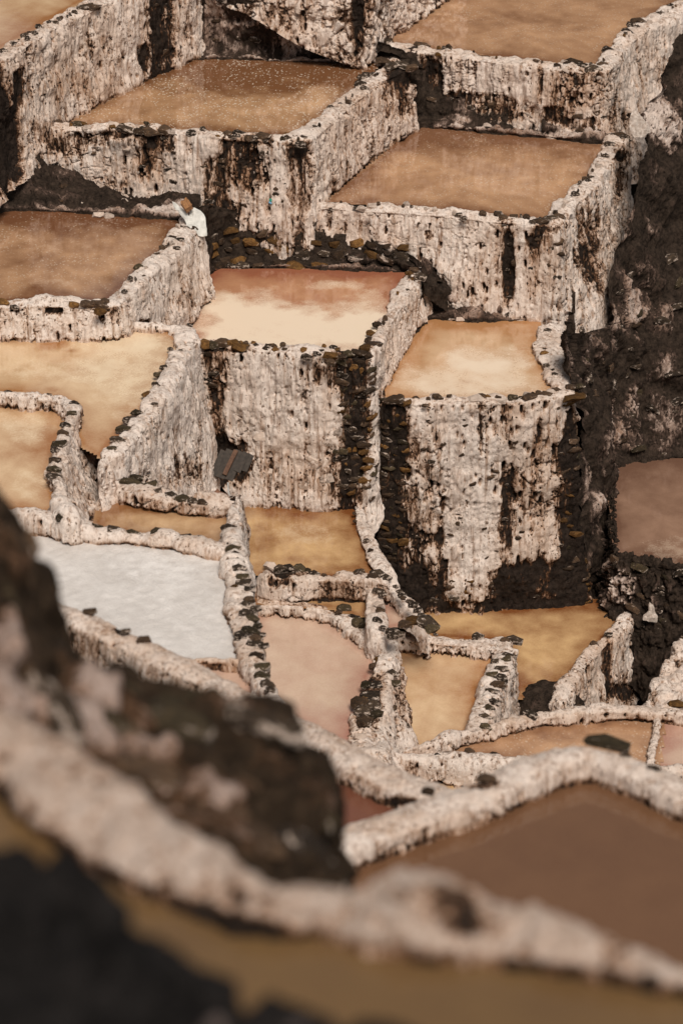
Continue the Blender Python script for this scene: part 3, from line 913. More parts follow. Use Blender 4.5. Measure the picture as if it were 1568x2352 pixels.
wall('wide salt streaked wall holding the flecked brown pond', [(30, 300, 34, 318, 2.00), (66, 283, 60, 302, 1.80), (140, 284, 140, 297, 1.65), (250, 286, 250, 298, 1.15), (400, 291, 400, 304, 0.70), (520, 303, 520, 317, 0.40), (620, 306, 622, 322, 0.05), (674, 308, 708, 330, 0.00), (745, 252, 776, 270, 0.90), (780, 222, 808, 240, 1.00), (862, 156, 900, 172, 1.05), (900, 128, 950, 150, 1.05)], Z2 + .12, Z2,
     salt=0.72, streak=0.36, flute=0.075, pits=0.35, lump=0.02, courses=0.012, tint=0.3,
     patches=[(220, 320, 25, 18, -0.5), (330, 350, 24, 60, -0.35, .5), (370, 325, 40, 22, -0.55), (270, 305, 30, 12, -0.5), (160, 330, 50, 26, -0.3), (495, 430, 24, 70, -0.6, .5), (550, 360, 36, 60, -0.5, .6), (600, 318, 30, 14, -0.6), (690, 420, 26, 90, -0.4, .6), (690, 350, 30, 24, -0.35), (240, 420, 60, 14, -0.25), (430, 360, 50, 90, 0.2), (650, 470, 80, 60, 0.15), (910, 200, 40, 70, -0.4, .5), (935, 165, 40, 24, -0.6), (560, 540, 60, 14, -0.5, .6), (530, 480, 24, 20, -0.4)],
     tints=[(300, 400, 120, 60, 0.3), (350, 370, 30, 60, .4), (560, 380, 40, 60, .35), (870, 230, 60, 50, .35), (680, 480, 30, 80, .2)])
wall('high wall with a white band over dark rock holding the top right pond', [(866, 88, 872, 108, 1.95), (912, 98, 920, 116, 1.25), (1000, 110, 1000, 124, 1.05), (1100, 122, 1100, 137, 1.00), (1240, 138, 1240, 154, 0.95), (1330, 148, 1338, 166, 0.85), (1367, 150, 1398, 166, .5, .1), (1404, 92, 1436, 108, -.1, .2), (1454, 48, 1490, 66, -.4, .25), (1560, 0, 1602, 20, -.5, .3), (1680, -70, 1720, -45, -.5, .3)], Z3 + .12, Z3, batter=0.04,
     salt=0.78, streak=0.28, flute=0.06, pits=0.3, lump=0.02, tint=0.25,
     patches=[(1090, 248, 130, 34, -0.6, .3), (1010, 225, 60, 40, -0.3, .5), (960, 150, 50, 30, -0.35, .6), (1240, 190, 7, 50, -0.6, .2), (1300, 200, 40, 60, -0.25, .7), (1340, 175, 40, 20, -0.4, .6), (1330, 285, 40, 16, -0.6), (1390, 190, 20, 30, -0.3, .6), (990, 190, 22, 60, -0.4, .5), (1270, 265, 30, 20, -0.5), (1480, 130, 80, 80, -0.05), (1420, 280, 30, 40, -0.3, .6), (1540, 150, 60, 60, -0.15, .7)],
     tints=[(1300, 220, 70, 60, 0.6), (1470, 150, 90, 100, 0.05), (1080, 260, 120, 40, .5)])
wall('long white wall draped with drips round the upper right pond', [(735, 456, 728, 474, 0.05), (762, 461, 760, 476, 0.07), (870, 468, 870, 484, 0.05), (940, 472, 940, 488, -0.10), (1000, 476, 1000, 492, -0.40), (1080, 485, 1080, 500, -1.00), (1200, 496, 1200, 512, -1.10), (1246, 499, 1284, 520, -1.55, .12), (1290, 445, 1330, 466, -1.6, .26), (1333, 402, 1375, 416, -1.6, .26), (1384, 327, 1428, 336, -1.4, .15), (1405, 305, 1452, 315, -0.95, .1)], Z4 + .13, Z4,
     salt=0.82, streak=0.30, flute=0.065, pits=0.32, lump=0.02, tint=0.15, courses=0.012,
     patches=[(1165, 620, 15, 90, -1.0, .3), (1235, 555, 30, 46, -0.5, .6), (1270, 510, 40, 22, -0.55, .6), (1230, 670, 40, 40, -0.1), (1350, 560, 26, 110, -0.55, .6), (1390, 640, 16, 50, -0.3, .6), (1330, 630, 10, 90, -0.25, .6), (1300, 650, 14, 80, -0.3, .5), (1425, 400, 20, 60, -0.5, .5), (1440, 340, 30, 30, -0.5), (985, 630, 30, 40, -0.2), (1160, 508, 30, 14, -0.4), (1400, 540, 40, 100, -0.15, .7), (985, 540, 12, 12, -0.5)],
     tints=[(1240, 600, 50, 90, 0.5), (920, 560, 120, 20, 0.3), (820, 540, 80, 30, .25), (1380, 600, 70, 120, .25)])
wall('white pitted wall holding the rusty pond below the white sack', [(-60, 690, -60, 706, .8), (0, 688, 0, 704, .8), (120, 684, 120, 700, .8), (215, 685, 225, 704, .75), (242, 682, 275, 700, .6), (322, 614, 352, 630, -.05), (382, 558, 417, 574, -.1), (404, 515, 446, 534, -.1), (416, 495, 470, 512, -.1)], Z5 + .10, Z5, batter=0.16,
     salt=0.84, flute=0.06, pits=0.4, tint=0.15, lump=0.02, patches=[(122, 714, 22, 9, -0.9, .2), (238, 715, 30, 26, -0.55, .5), (30, 725, 30, 30, -0.2), (420, 690, 30, 20, -0.25), (335, 740, 14, 8, -0.5), (0, 735, 12, 30, -0.3)], tints=[(440, 640, 40, 60, .3), (100, 745, 150, 12, .25)])
wall('white grooved wall of slabs below the middle pond', [(425, 770, 432, 786, -1.6), (462, 780, 462, 796, -2.0), (560, 786, 560, 802, -3.1), (640, 791, 640, 807, -3.45), (760, 800, 760, 816, -3.45), (826, 804, 842, 822, -3.45), (848, 790, 872, 806, -3.0, .05), (870, 727, 902, 740, -1.25, .1), (926, 630, 962, 642, -1.25, .1), (936, 606, 978, 616, -1.2, .1)], Z6 + .10, Z6,
     salt=0.86, streak=0.26, flute=0.07, pits=0.22, lump=0.02, lumpscale=2.8, courses=0.012, tint=0.15,
     patches=[(490, 860, 26, 90, -0.5, .5), (500, 970, 20, 80, -0.3, .6), (815, 940, 34, 240, -0.92, .4), (770, 870, 22, 60, -0.45, .6), (730, 850, 12, 50, -0.4, .6), (520, 800, 60, 10, -0.5, .6), (700, 1080, 80, 60, -0.18, .8), (590, 1090, 40, 60, -0.3, .6), (500, 1060, 60, 60, -0.9, .4), (780, 1080, 30, 80, -0.4, .7), (800, 810, 50, 12, -0.5, .6), (690, 1000, 90, 16, -0.1, .9)],
     tints=[(690, 1070, 130, 80, 0.35), (900, 760, 40, 90, .25), (760, 900, 40, 120, .35), (500, 880, 30, 120, .5)])
wall('tallest wall streaked with broad bands of salt over brown masonry', [(896, 868, 868, 872, -5.0), (884, 905, 862, 918, -5.7), (930, 910, 925, 926, -5.82), (1000, 912, 1000, 928, -5.85), (1120, 909, 1120, 926, -5.85), (1240, 903, 1242, 920, -5.85), (1267, 897, 1328, 904, -5.85, .13), (1250, 850, 1310, 858, -5.6, .12), (1222, 790, 1290, 796, -4.6), (1240, 743, 1292, 745, -3.6)], Z8 + .12, Z8, batter=0.035,
     salt=0.84, streak=0.36, flute=0.045, pits=0.38, lump=0.02, lumpscale=3.4, courses=0.02, tint=0.35, res=0.028,
     patches=[(870, 1150, 66, 270, -0.98, .28), (905, 990, 36, 90, -0.30, .7), (1345, 1160, 64, 250, -1.08, .22), (1165, 1160, 16, 90, -0.5, .6), (1162, 975, 12, 50, -0.45, .6), (1158, 1230, 14, 70, -0.4, .6), (1100, 1000, 8, 120, -0.25, .6), (1200, 1050, 8, 160, -0.3, .6), (955, 1100, 10, 160, -0.3, .6), (1010, 1180, 8, 160, -0.3, .6), (985, 1340, 40, 60, -0.8, .35), (1235, 1350, 110, 62, -1.0, .28), (980, 1250, 44, 30, -0.3, .8), (985, 1030, 14, 120, -0.35, .6), (1235, 1010, 12, 60, -0.35, .6), (930, 1370, 60, 60, -1.0, .3), (1090, 1395, 400, 14, -0.5, .6), (1060, 1130, 60, 230, 0.22, .25), (1240, 1180, 45, 110, -0.12, .8), (1310, 935, 26, 22, 0.15), (965, 1200, 30, 120, -0.15, .8), (1320, 800, 30, 50, -0.9, .3)],
     tints=[(1060, 1130, 60, 230, -0.45), (1240, 1150, 60, 200, 0.3), (970, 1120, 36, 160, 0.25), (1150, 940, 90, 25, .3), (910, 1000, 50, 90, .3)])
wall('long white wall with a row of flat dark capstones beside the pale yellow pond', [(300, 748, 300, 740, .7), (380, 752, 400, 742, .6), (404, 760, 448, 745, -.6), (404, 775, 461, 778, -1.8), (388, 830, 428, 832, -1.7), (345, 905, 388, 905, -1.15), (290, 980, 336, 985, -.5), (255, 1015, 296, 1026, .05), (228, 1042, 252, 1062, .1), (222, 1052, 236, 1076, .1)], Z7 + .12, Z7, batter=0.10,
     salt=0.86, streak=0.2, flute=0.05, pits=0.42, tint=0.15, lump=0.02, patches=[(440, 1080, 34, 34, -0.5, .6), (380, 1110, 40, 24, -0.25, .7), (420, 1030, 14, 60, -0.25, .6), (460, 1000, 10, 60, -0.3)], tints=[(260, 1060, 30, 24, 0.4)])
wall('short pitted wall with stacked dark stones between the two yellow ponds', [(-60, 908, -60, 897, .5), (0, 908, 0, 897, .5), (70, 913, 72, 900, .5), (130, 921, 140, 905, .4), (152, 938, 184, 930, .3, .3), (131, 1000, 163, 1000, .15, .4), (108, 1070, 146, 1070, 0, .42), (118, 1120, 156, 1122, .05, .42), (127, 1165, 164, 1165, .1, .42), (130, 1180, 172, 1184, .1, .35)], 1.36, Z9,
     salt=0.8, flute=0.06, pits=0.42, tint=0.15, patches=[(200, 990, 14, 80, -0.3, .6), (230, 1060, 14, 60, -0.35, .6)])
wall('low ridge of dark stones at the back of the narrow amber pond', [(262, 1122, 280, 1098, .0), (330, 1142, 345, 1118, .0), (420, 1156, 430, 1132, .0), (480, 1162, 490, 1140, .0), (540, 1160, 548, 1135, .0)], .52, Z10, salt=0.68, flute=0.03, pits=0.2, tint=0.45, cat='stone ridge', name='stone_ridge')
wall('thick stone studded ridge beside the white salt bed', [(536, 1130, 552, 1118, -1.5), (524, 1160, 560, 1150, -3.0), (514, 1205, 560, 1200, -3.6), (512, 1240, 556, 1240, -3.7), (523, 1300, 566, 1302, -3.8), (528, 1400, 592, 1405, -4.0), (545, 1500, 612, 1508, -4.1), (594, 1575, 634, 1588, -4.1), (660, 1660, 690, 1668, -4.1)], 1.04, Z11, batter=0.10,
     salt=0.82, flute=0.04, pits=0.25, lump=0.02, tint=0.2, tints=[(560, 1470, 50, 60, .3)], patches=[(600, 1540, 26, 40, -0.3, .6)])
wall('white ridge with flat dark stones between the salt bed and the narrow amber pond', [(-60, 1180, -60, 1164, .5, None, 1.25), (60, 1182, 60, 1166, .5, None, 1.25), (128, 1203, 140, 1184, .3, None, 1.15), (200, 1226, 205, 1207, .1), (300, 1238, 300, 1218, .1), (400, 1250, 400, 1229, .1), (470, 1257, 474, 1238, .1), (520, 1268, 532, 1246, .1)], 1.02, Z11, salt=0.85, flute=0.02, pits=0.12, lump=0.02, tint=0.15, tints=[(300, 1250, 300, 12, .2)], cat='salt ridge', name='salt_ridge')
wall('low pink lip across the near end of the white salt bed', [(380, 1522, 380, 1512, .0), (470, 1520, 470, 1511, .0), (590, 1520, 590, 1508, .0)], Z11 + .06, Z11 - .12, salt=0.8, flute=0.0, pits=0.0, lump=0.02, tint=0.5, wob=0.02, cat='salt ridge', name='salt_ridge')
wall('curved white ridge running down to the orange stone at the long amber pond', [(802, 1135, 836, 1122, -5.6), (806, 1155, 842, 1148, -5.8), (814, 1215, 856, 1208, -5.85), (847, 1290, 884, 1278, -5.9), (880, 1335, 912, 1320, -5.95, None, -3.3), (902, 1371, 934, 1355, -5.95, None, -3.5), (935, 1412, 966, 1396, -4.4, None, -3.62), (946, 1428, 976, 1414, -3.98, None, -3.72)], Z13 + .16, Z14, salt=0.88, flute=0.02, pits=0.22, lump=0.02, tint=0.15, patches=[(975, 1390, 20, 40, -0.15)], cat='salt ridge', name='salt_ridge', batter=.05)
wall('low dark topped ridge in front of the amber pond', [(600, 1326, 600, 1304, -3.6), (650, 1332, 650, 1308, -3.6), (720, 1332, 722, 1310, -3.6), (800, 1334, 802, 1312, -3.6), (885, 1338, 888, 1316, -3.6)], Z13 + .14, Z14, salt=0.68, flute=0.03, pits=0.25, lump=0.02, tint=0.3, patches=[(690, 1312, 90, 10, -0.55, .4), (640, 1330, 30, 18, -0.5), (865, 1316, 26, 12, -0.6)], cat='salt ridge', name='salt_ridge')
wall('short white ridge of stones joining the low ridges', [(842, 1330, 882, 1326, -4.0), (840, 1365, 884, 1365, -4.0), (838, 1410, 886, 1415, -4.0), (846, 1450, 890, 1460, -4.4)], Z14 + .34, Z14, salt=0.84, flute=0.03, pits=0.25, lump=0.02, tint=0.2, cat='salt ridge', name='salt_ridge')
wall('stony white ridge ending in a dark rock face around the pink pond', [(596, 1393, 596, 1374, -4.2), (670, 1398, 672, 1378, -4.2), (735, 1405, 748, 1383, -4.2), (790, 1432, 808, 1402, -4.3), (835, 1470, 856, 1438, -4.6), (872, 1506, 914, 1474, -4.9, .5), (842, 1552, 898, 1530, -4.9, .8), (816, 1602, 890, 1590, -4.95, .9), (800, 1680, 880, 1680, -5.0, .9), (800, 1720, 880, 1740, -5.0, .9)], Z15 + .22, Z15,
     salt=0.76, streak=0.36, flute=0.09, pits=0.4, lump=0.02, tint=0.3, patches=[(845, 1590, 44, 60, -0.85, .4), (960, 1600, 22, 90, -0.4, .7), (1000, 1660, 30, 60, -0.4, .7), (920, 1580, 16, 80, -0.4, .6), (850, 1660, 34, 40, -0.35, .6)])
wall('white ridge with slanting dark stones round the yellow pond', [(905, 1470, 915, 1446, -6.1), (1010, 1478, 1012, 1454, -6.2), (1082, 1483, 1086, 1458, -6.2), (1147, 1491, 1194, 1466, -6.3), (1112, 1545, 1164, 1542, -6.5, .1), (1082, 1632, 1132, 1638, -6.7, .15), (1062, 1690, 1108, 1700, -6.8, .15)], Z16 + .30, Z16,
     salt=0.8, flute=0.07, pits=0.35, lump=0.02, tint=0.2, patches=[(1180, 1560, 40, 80, -0.2, .7), (1190, 1480, 20, 10, -0.6)], tints=[(1050, 1480, 130, 10, .3)])
wall('triangular white wall at the right end of the long amber pond', [(1440, 1385, 1474, 1384, -6.9), (1429, 1401, 1462, 1402, -6.9), (1384, 1451, 1424, 1460, -7.0), (1333, 1496, 1362, 1512, -7.1), (1278, 1578, 1308, 1594, -7.2), (1268, 1594, 1296, 1612, -7.2)], Z12 + .2, Z12, batter=0.12,
     salt=0.72, flute=0.05, pits=0.3, lump=0.02, tint=0.25, patches=[(1400, 1530, 10, 80, -0.75, .5), (1462, 1450, 16, 60, -0.35, .6), (1440, 1590, 40, 20, -0.5)], tints=[(1370, 1470, 90, 40, .35)])
wall('dark rough wall below the purplish pond', [(1412, 1060, 1398, 1060, -5.4), (1416, 1180, 1400, 1185, -5.9), (1424, 1262, 1404, 1275, -6.0), (1480, 1275, 1478, 1292, -6.6), (1568, 1286, 1568, 1304, -7.4), (1700, 1298, 1700, 1318, -7.4)], Z17 + .12, Z17, mat=M_BANK, batter=0.3,
     salt=0.02, streak=0.2, blotch=0.3, flute=0.06, lump=0.12, lumpscale=3, rough=0.12, tint=0.5, topsalt=0.05, patches=[(1425, 1345, 26, 45, 0.5, .5), (1500, 1300, 30, 10, .2)])
wall('white crusted wall corner at the right edge', [(1575, 1440, 1640, 1450, -7.2), (1556, 1470, 1612, 1480, -7.2), (1520, 1531, 1580, 1545, -7.2), (1468, 1615, 1545, 1630, -7.3), (1450, 1660, 1530, 1680, -7.3)], -4.9, -7.2, salt=0.86, flute=0.06, pits=0.2, lump=0.1, tint=0.25, batter=.15, patches=[(1560, 1520, 14, 10, -0.7), (1500, 1600, 8, 20, -0.6)])

wall('pale salt ridge behind the long orange pond', [(930, 1722, 925, 1706, -6.5), (985, 1716, 978, 1700, -6.5), (1047, 1696, 1044, 1680, -6.5), (1132, 1672, 1130, 1655, -6.5), (1208, 1654, 1206, 1635, -6.5), (1333, 1638, 1332, 1617, -6.5), (1434, 1634, 1434, 1614, -6.5), (1569, 1641, 1569, 1622, -6.5), (1700, 1646, 1700, 1626, -6.5)], Z18 + .26, Z18,
     salt=0.8, flute=0.02, pits=0.25, lump=0.02, tint=0.4, tints=[(1300, 1650, 300, 14, .3)], cat='salt ridge', name='salt_ridge')
wall('speckled white ridge in front of the long orange pond', [(860, 1716, 872, 1736, -4.8), (930, 1724, 930, 1744, -4.85), (1000, 1728, 1000, 1750, -4.85), (1107, 1736, 1107, 1756, -4.85), (1195, 1742, 1195, 1760, -4.85), (1350, 1752, 1350, 1770, -4.85), (1500, 1752, 1500, 1772, -4.85), (1700, 1754, 1700, 1774, -4.85)], Z18 + .16, Z18, salt=0.82, flute=0.02, pits=0.3, lump=0.02, tint=0.15, cat='salt ridge', name='salt_ridge')
wall('thin lumpy divider between the orange pond and the mauve pond', [(1500, 1632, 1524, 1634, -4.5), (1495, 1680, 1518, 1684, -4.5), (1486, 1715, 1509, 1722, -4.5), (1482, 1752, 1505, 1756, -4.5)], Z18 + .14, Z18, salt=0.8, flute=0.0, pits=0.1, lump=0.02, lumpscale=5, tint=0.35, wob=.03, cat='salt ridge', name='salt_ridge')

# ------------------------------------------------------------------ the near slope
NEARKW = dict(mat=M_NEAR, res=0.03, flute=0.02, pits=0.06, lump=0.012, wob=0.039, relief=0.03, cat='salt ridge', name='salt_ridge')
wall('rounded salt ridge running diagonally behind the dark boulders', [(60, 1400, 90, 1345, 2.0), (150, 1428, 158, 1396, 2.0), (190, 1448, 205, 1403, 2.0), (340, 1520, 362, 1476, 2.0), (440, 1565, 455, 1517, 2.0), (590, 1640, 604, 1592, 2.0), (690, 1702, 704, 1642, 2.0), (775, 1755, 789, 1693, 2.0), (860, 1798, 882, 1742, 2.0), (935, 1826, 962, 1782, 2.0), (1040, 1862, 1060, 1815, 2.0)], 4.55, Z21, salt=0.72, streak=.2, blotch=.4, tint=0.35, tints=[(300, 1480, 160, 50, .3), (850, 1790, 100, 30, .3)], patches=[(285, 1448, 16, 8, -.9), (205, 1402, 20, 8, -.5), (930, 1840, 40, 10, -.7)], **NEARKW)
wall('thick white ridge around the large brown pond', [(800, 1962, 770, 1895, 5.6), (856, 1938, 845, 1874, 5.6), (980, 1892, 968, 1820, 5.6), (1107, 1848, 1096, 1778, 5.6), (1200, 1800, 1180, 1741, 5.6), (1300, 1758, 1290, 1711, 5.6), (1359, 1744, 1366, 1709, 5.6), (1440, 1782, 1452, 1731, 5.6), (1569, 1845, 1572, 1782, 5.6), (1720, 1925, 1725, 1860, 5.6)], 6.62, Z22, salt=0.78, streak=.2, blotch=.38, tint=0.3, tints=[(1000, 1900, 240, 40, .35)], patches=[(1110, 1795, 34, 14, -.8, .5), (985, 1810, 26, 10, -.8), (1190, 1760, 40, 10, -.3)], **NEARKW)
wall('broad blurred salt wall crossing the foreground', [(-150, 1660, -150, 1530, 13.2), (-60, 1720, -60, 1590, 13.2), (0, 1765, 0, 1645, 13.2), (95, 1850, 112, 1692, 13.2), (200, 1950, 205, 1768, 13.2), (320, 2020, 345, 1880, 13.2), (450, 2060, 500, 1948, 13.2), (560, 2100, 594, 2006, 13.2), (780, 2120, 780, 2010, 13.2), (930, 2150, 905, 1980, 13.2), (1082, 2178, 1082, 2034, 13.2), (1283, 2205, 1283, 2082, 13.2), (1420, 2228, 1420, 2130, 13.2), (1569, 2255, 1569, 2160, 13.2), (1720, 2280, 1720, 2190, 13.2)], 15.35, Z23, mat=M_FRONT, res=0.014, su=.06, sv=.03, wob=.055, relief=.012, flute=0.01, pits=0.15, lump=0.012, lumpscale=5, rough=.05, fine=.005, salt=0.70, streak=.2, blotch=.7, tint=0.35, cat='salt ridge', name='salt_ridge',
     patches=[(880, 2040, 70, 40, -.5, .6), (1000, 2080, 90, 46, -.45, .7), (1150, 2110, 60, 30, -.3, .8), (650, 2060, 60, 30, -.25, .8), (250, 1880, 70, 40, -.25, .8), (1410, 2170, 30, 30, -.3), (440, 1990, 40, 30, -.2)])

# dark mass of rock between the near wall and the valley
def rock_cols():
    out = []
    for x, yb, yt in [(-150, 1600, 985), (-60, 1660, 1055), (10, 1720, 1135), (60, 1760, 1228), (110, 1800, 1296), (160, 1830, 1412), (215, 1870, 1468), (290, 1915, 1485), (340, 1940, 1528), (400, 1970, 1545), (455, 1985, 1545), (510, 2010, 1582), (604, 2050, 1592), (655, 2060, 1618), (705, 2060, 1678), (745, 2060, 1702), (785, 2060, 1802), (818, 2050, 1930), (838, 2040, 2000)]:
        dtop = 15.6
        b = at(x, yb, 13.2)
        m1 = at(x, yb * .66 + yt * .34, 13.9)
        m2 = at(x, yb * .33 + yt * .67, 14.6)
        t = at(x, yt, dtop)
        t2 = t + np.array([0, 0.35, -0.25])
        t3 = t + np.array([0, 0.6, -2.2])
        dn = b.copy(); dn[2] -= 0.8
        out.append([t3, t2, t, m2, m1, b, dn])
    return out
loft('rock_outcrop', rock_cols(), M_ROCK, label='dark blurred pile of boulders rising on the left of the foreground', cat='rock outcrop', res=0.022, su=.03, sv=.05, salt=0.02, streak=.12, blotch=.42, pits=.0, flute=.0, lump=.10, lumpscale=1.5, rough=.06, wob=.08, tint=.6, topsalt=0,
     patches=[(10, 1560, 80, 110, .55, .6), (140, 1610, 110, 60, .55, .6), (280, 1670, 100, 40, .5, .7), (370, 1700, 60, 20, .35, .8), (30, 1440, 30, 30, .3, .7), (60, 1275, 24, 16, .2), (140, 1690, 40, 30, -.7), (330, 1560, 120, 30, -.5)], tints=[(320, 1660, 120, 60, .4)])

def near_cols():
    out = []
    for x, yb, yt in [(-200, 2700, 1860), (-60, 2700, 1880), (60, 2700, 1895), (160, 2700, 1915), (260, 2700, 1970), (340, 2700, 2040), (430, 2720, 2120), (560, 2740, 2200), (700, 2760, 2250), (850, 2780, 2300), (1000, 2800, 2340), (1150, 2820, 2400)]:
        b = at(x, yb, 7.2)
        m1 = at(x, yb * .5 + yt * .5, 7.8)
        t = at(x, yt, 8.4)
        t2 = t + np.array([0, 0.2, -0.15]); t3 = t + np.array([0, 0.3, -1.6])
        out.append([t3, t2, t, m1, b])
    return out
loft('rock_outcrop', near_cols(), M_DARK, label='nearly black rock shoulder in the bottom left corner', cat='rock outcrop', res=0.02, su=.03, sv=.05, salt=-0.2, streak=.03, blotch=.1, pits=0, flute=0, lump=.1, lumpscale=3, rough=.04, wob=.05, tint=.6, topsalt=0,
     patches=[(470, 2310, 190, 26, .5, .4), (760, 2320, 120, 14, .4, .4)])
# ------------------------------------------------------------------ ground under everything
def ground():
    gx = np.arange(-46, 46.01, 0.8)
    gy = np.arange(4.0, 104.01, 0.8)
    X, Y = np.meshgrid(gx, gy, indexing='ij')
    C = list(GROUND_PTS)
    C = np.array(C)
    extra = np.array([(x, y, z) for x in (-60, -30, 0, 30, 60) for y, z in ((2, -9), (108, 4), (120, 9))] + [(s * 60, y, z) for s in (-1, 1) for y, z in ((20, -18), (40, -27), (50, -24), (60, -19), (80, -9))] + [(s * 22, y, z) for s in (-1, 1) for y, z in ((80, -9), (70, -13), (26, -20), (12, -12))] + [(x, y, z) for x in (-12, -8, -4, 0, 4, 8, 12) for y, z in ((13.5, -14), (16, -16.5), (19, -18.5), (22, -19.5), (33, -27), (37, -27), (40, -29.5))] + [(0, 80, -9), (0, 72, -13)])
    C = np.concatenate([C[::2], extra])
    Q = np.stack([X.ravel(), Y.ravel()], 1)
    Z = np.zeros(len(Q))
    for a in range(0, len(Q), 2000):
        D = ((Q[a:a + 2000, None, :] - C[None, :, :2]) ** 2).sum(2) + 0.3
        W = 1 / D ** 2.2
        Z[a:a + 2000] = (W * C[None, :, 2]).sum(1) / W.sum(1)
    Z -= 0.5
    Z -= 1.5 * ((Q[:, 1] > 10.5) & (Q[:, 1] < 40))
    Z += 0.25 * fbm(np.stack([Q[:, 0] * .5, Q[:, 1] * .5, Z * 0], 1), 4)
    for big, z in PONDS:
        lo, hi = big.min(0) - 0.8, big.max(0) + 0.8
        c = big.mean(0)
        grown = c + (big - c) * (1 + 0.9 / np.maximum(np.linalg.norm(big - c, axis=1, keepdims=True), .5))
        m = inside(Q[:, 0], Q[:, 1], [tuple(b) for b in grown])
        Z[m] = np.minimum(Z[m], z - 0.45)
    nx, ny = len(gx), len(gy)
    a = (np.arange(nx - 1)[:, None] * ny + np.arange(ny - 1)[None, :]).ravel()
    F = np.stack([a, a + ny, a + ny + 1, a + 1], 1)
    V = np.stack([Q[:, 0], Q[:, 1], Z], 1)
    me = mesh_np('ground', V, F, attrs={'salt': np.full(len(V), -0.1), 'tint': np.full(len(V), .6)})
    me.materials.append(M_BANK)
    o = link(bpy.data.objects.new('ground', me))
    tag(o, 'dark brown hillside earth under the salt terraces', kind='structure')


ground()

# ------------------------------------------------------------------ stones bedded in the walls
K = {k: k for k in LOFTS}


def key(s):
    for k in LOFTS:
        if s in k:
            return k
    raise KeyError(s)


k = key('flat dark capstones')
rim_stones(k, [(436, 745, 16, 'dark'), (380, 846, 30, 'dark'), (367, 862, 32, 'olive'), (360, 886, 22, 'dark'), (341, 906, 30, 'ochre'), (347, 932, 32, 'dark'), (313, 946, 34, 'olive'), (300, 966, 34, 'dark'), (284, 984, 38, 'olive'), (273, 1010, 38, 'dark'), (256, 1030, 26, 'olive'), (392, 800, 12, 'dark'), (415, 806, 10, 'dark'), (400, 826, 10, 'brown')], Z7 + .12, h=.10)
k = key('stacked dark stones between')
rim_stones(k, [(20, 901, 20, 'dark'), (80, 905, 16, 'dark'), (112, 909, 18, 'dark'), (171, 931, 26, 'dark'), (165, 952, 28, 'olive'), (152, 976, 30, 'dark'), (146, 1000, 30, 'brown'), (136, 1024, 32, 'olive'), (130, 1036, 30, 'dark'), (127, 1056, 34, 'brown'), (125, 1076, 34, 'olive'), (124, 1094, 32, 'dark'), (146, 1142, 18, 'dark'), (150, 1160, 16, 'dark'), (142, 1188, 30, 'olive')], 1.36, h=.11)
k = key('flat dark stones between the salt bed')
rim_stones(k, [(77, 1170, 24, 'dark'), (160, 1202, 40, 'dark'), (182, 1212, 26, 'dark'), (220, 1217, 38, 'olive'), (262, 1220, 46, 'dark'), (302, 1222, 36, 'olive'), (364, 1230, 34, 'olive'), (416, 1236, 46, 'dark'), (458, 1242, 14, 'dark')], 1.04, h=.09)
k = key('low ridge of dark stones at the back')
rim_stones(k, [(276, 1102, 40, 'dark'), (305, 1112, 50, 'olive'), (338, 1122, 44, 'olive'), (362, 1134, 30, 'dark'), (392, 1140, 34, 'dark'), (420, 1146, 36, 'olive'), (445, 1154, 24, 'dark'), (465, 1156, 24, 'brown'), (286, 1086, 34, 'dark'), (315, 1096, 30, 'olive')], .52, h=.13)
k = key('thick stone studded')
rim_stones(k, [(526, 1212, 34, 'dark'), (530, 1250, 24, 'brown'), (537, 1264, 34, 'olive'), (540, 1284, 26, 'dark'), (546, 1296, 36, 'olive'), (548, 1310, 40, 'dark'), (556, 1324, 36, 'olive'), (558, 1338, 46, 'dark'), (540, 1350, 20, 'ochre'), (570, 1354, 40, 'dark'), (572, 1376, 28, 'brown'), (562, 1388, 36, 'dark'), (568, 1410, 44, 'dark'), (580, 1420, 30, 'olive'), (588, 1396, 26, 'dark'), (592, 1436, 26, 'olive'), (576, 1450, 50, 'olive'), (560, 1460, 40, 'dark'), (586, 1464, 40, 'brown'), (600, 1456, 24, 'dark'), (584, 1478, 46, 'dark'), (604, 1482, 30, 'dark'), (590, 1510, 30, 'brown'), (600, 1530, 44, 'olive'), (604, 1552, 46, 'olive'), (616, 1572, 44, 'dark'), (622, 1588, 34, 'dark'), (582, 1506, 18, 'ochre')], 1.06, h=.12)
k = key('curved white ridge')
line_stones(k, [(812, 1165), (836, 1240), (856, 1290)], Z13 + .16, 6, ('brown', 'dark'), w=(.10, .22), across=True)
rim_stones(k, [(908, 1346, 16, 'dark'), (918, 1358, 22, 'dark'), (924, 1366, 22, 'dark'), (940, 1380, 22, 'dark'), (950, 1388, 26, 'dark'), (958, 1400, 22, 'dark'), (925, 1372, 14, 'brown'), (968, 1412, 22, 'dark'), (957, 1424, 56, 'ochre'), (930, 1432, 30, 'brown'), (984, 1430, 44, 'dark'), (992, 1442, 32, 'olive'), (902, 1448, 30, 'dark'), (918, 1456, 28, 'dark'), (904, 1460, 30, 'dark')], Z13 + .16, h=.14)
k = key('low dark topped ridge')
line_stones(k, [(630, 1308), (700, 1312), (780, 1316), (840, 1318)], Z13 + .14, 12, ('dark', 'olive', 'brown'), w=(.16, .3))
rim_stones(k, [(646, 1306, 30, 'dark'), (664, 1304, 34, 'dark'), (690, 1306, 30, 'olive'), (622, 1300, 40, 'pale'), (868, 1318, 40, 'dark'), (855, 1326, 44, 'brown'), (886, 1326, 24, 'dark')], Z13 + .14, h=.14)
k = key('short white ridge of stones')
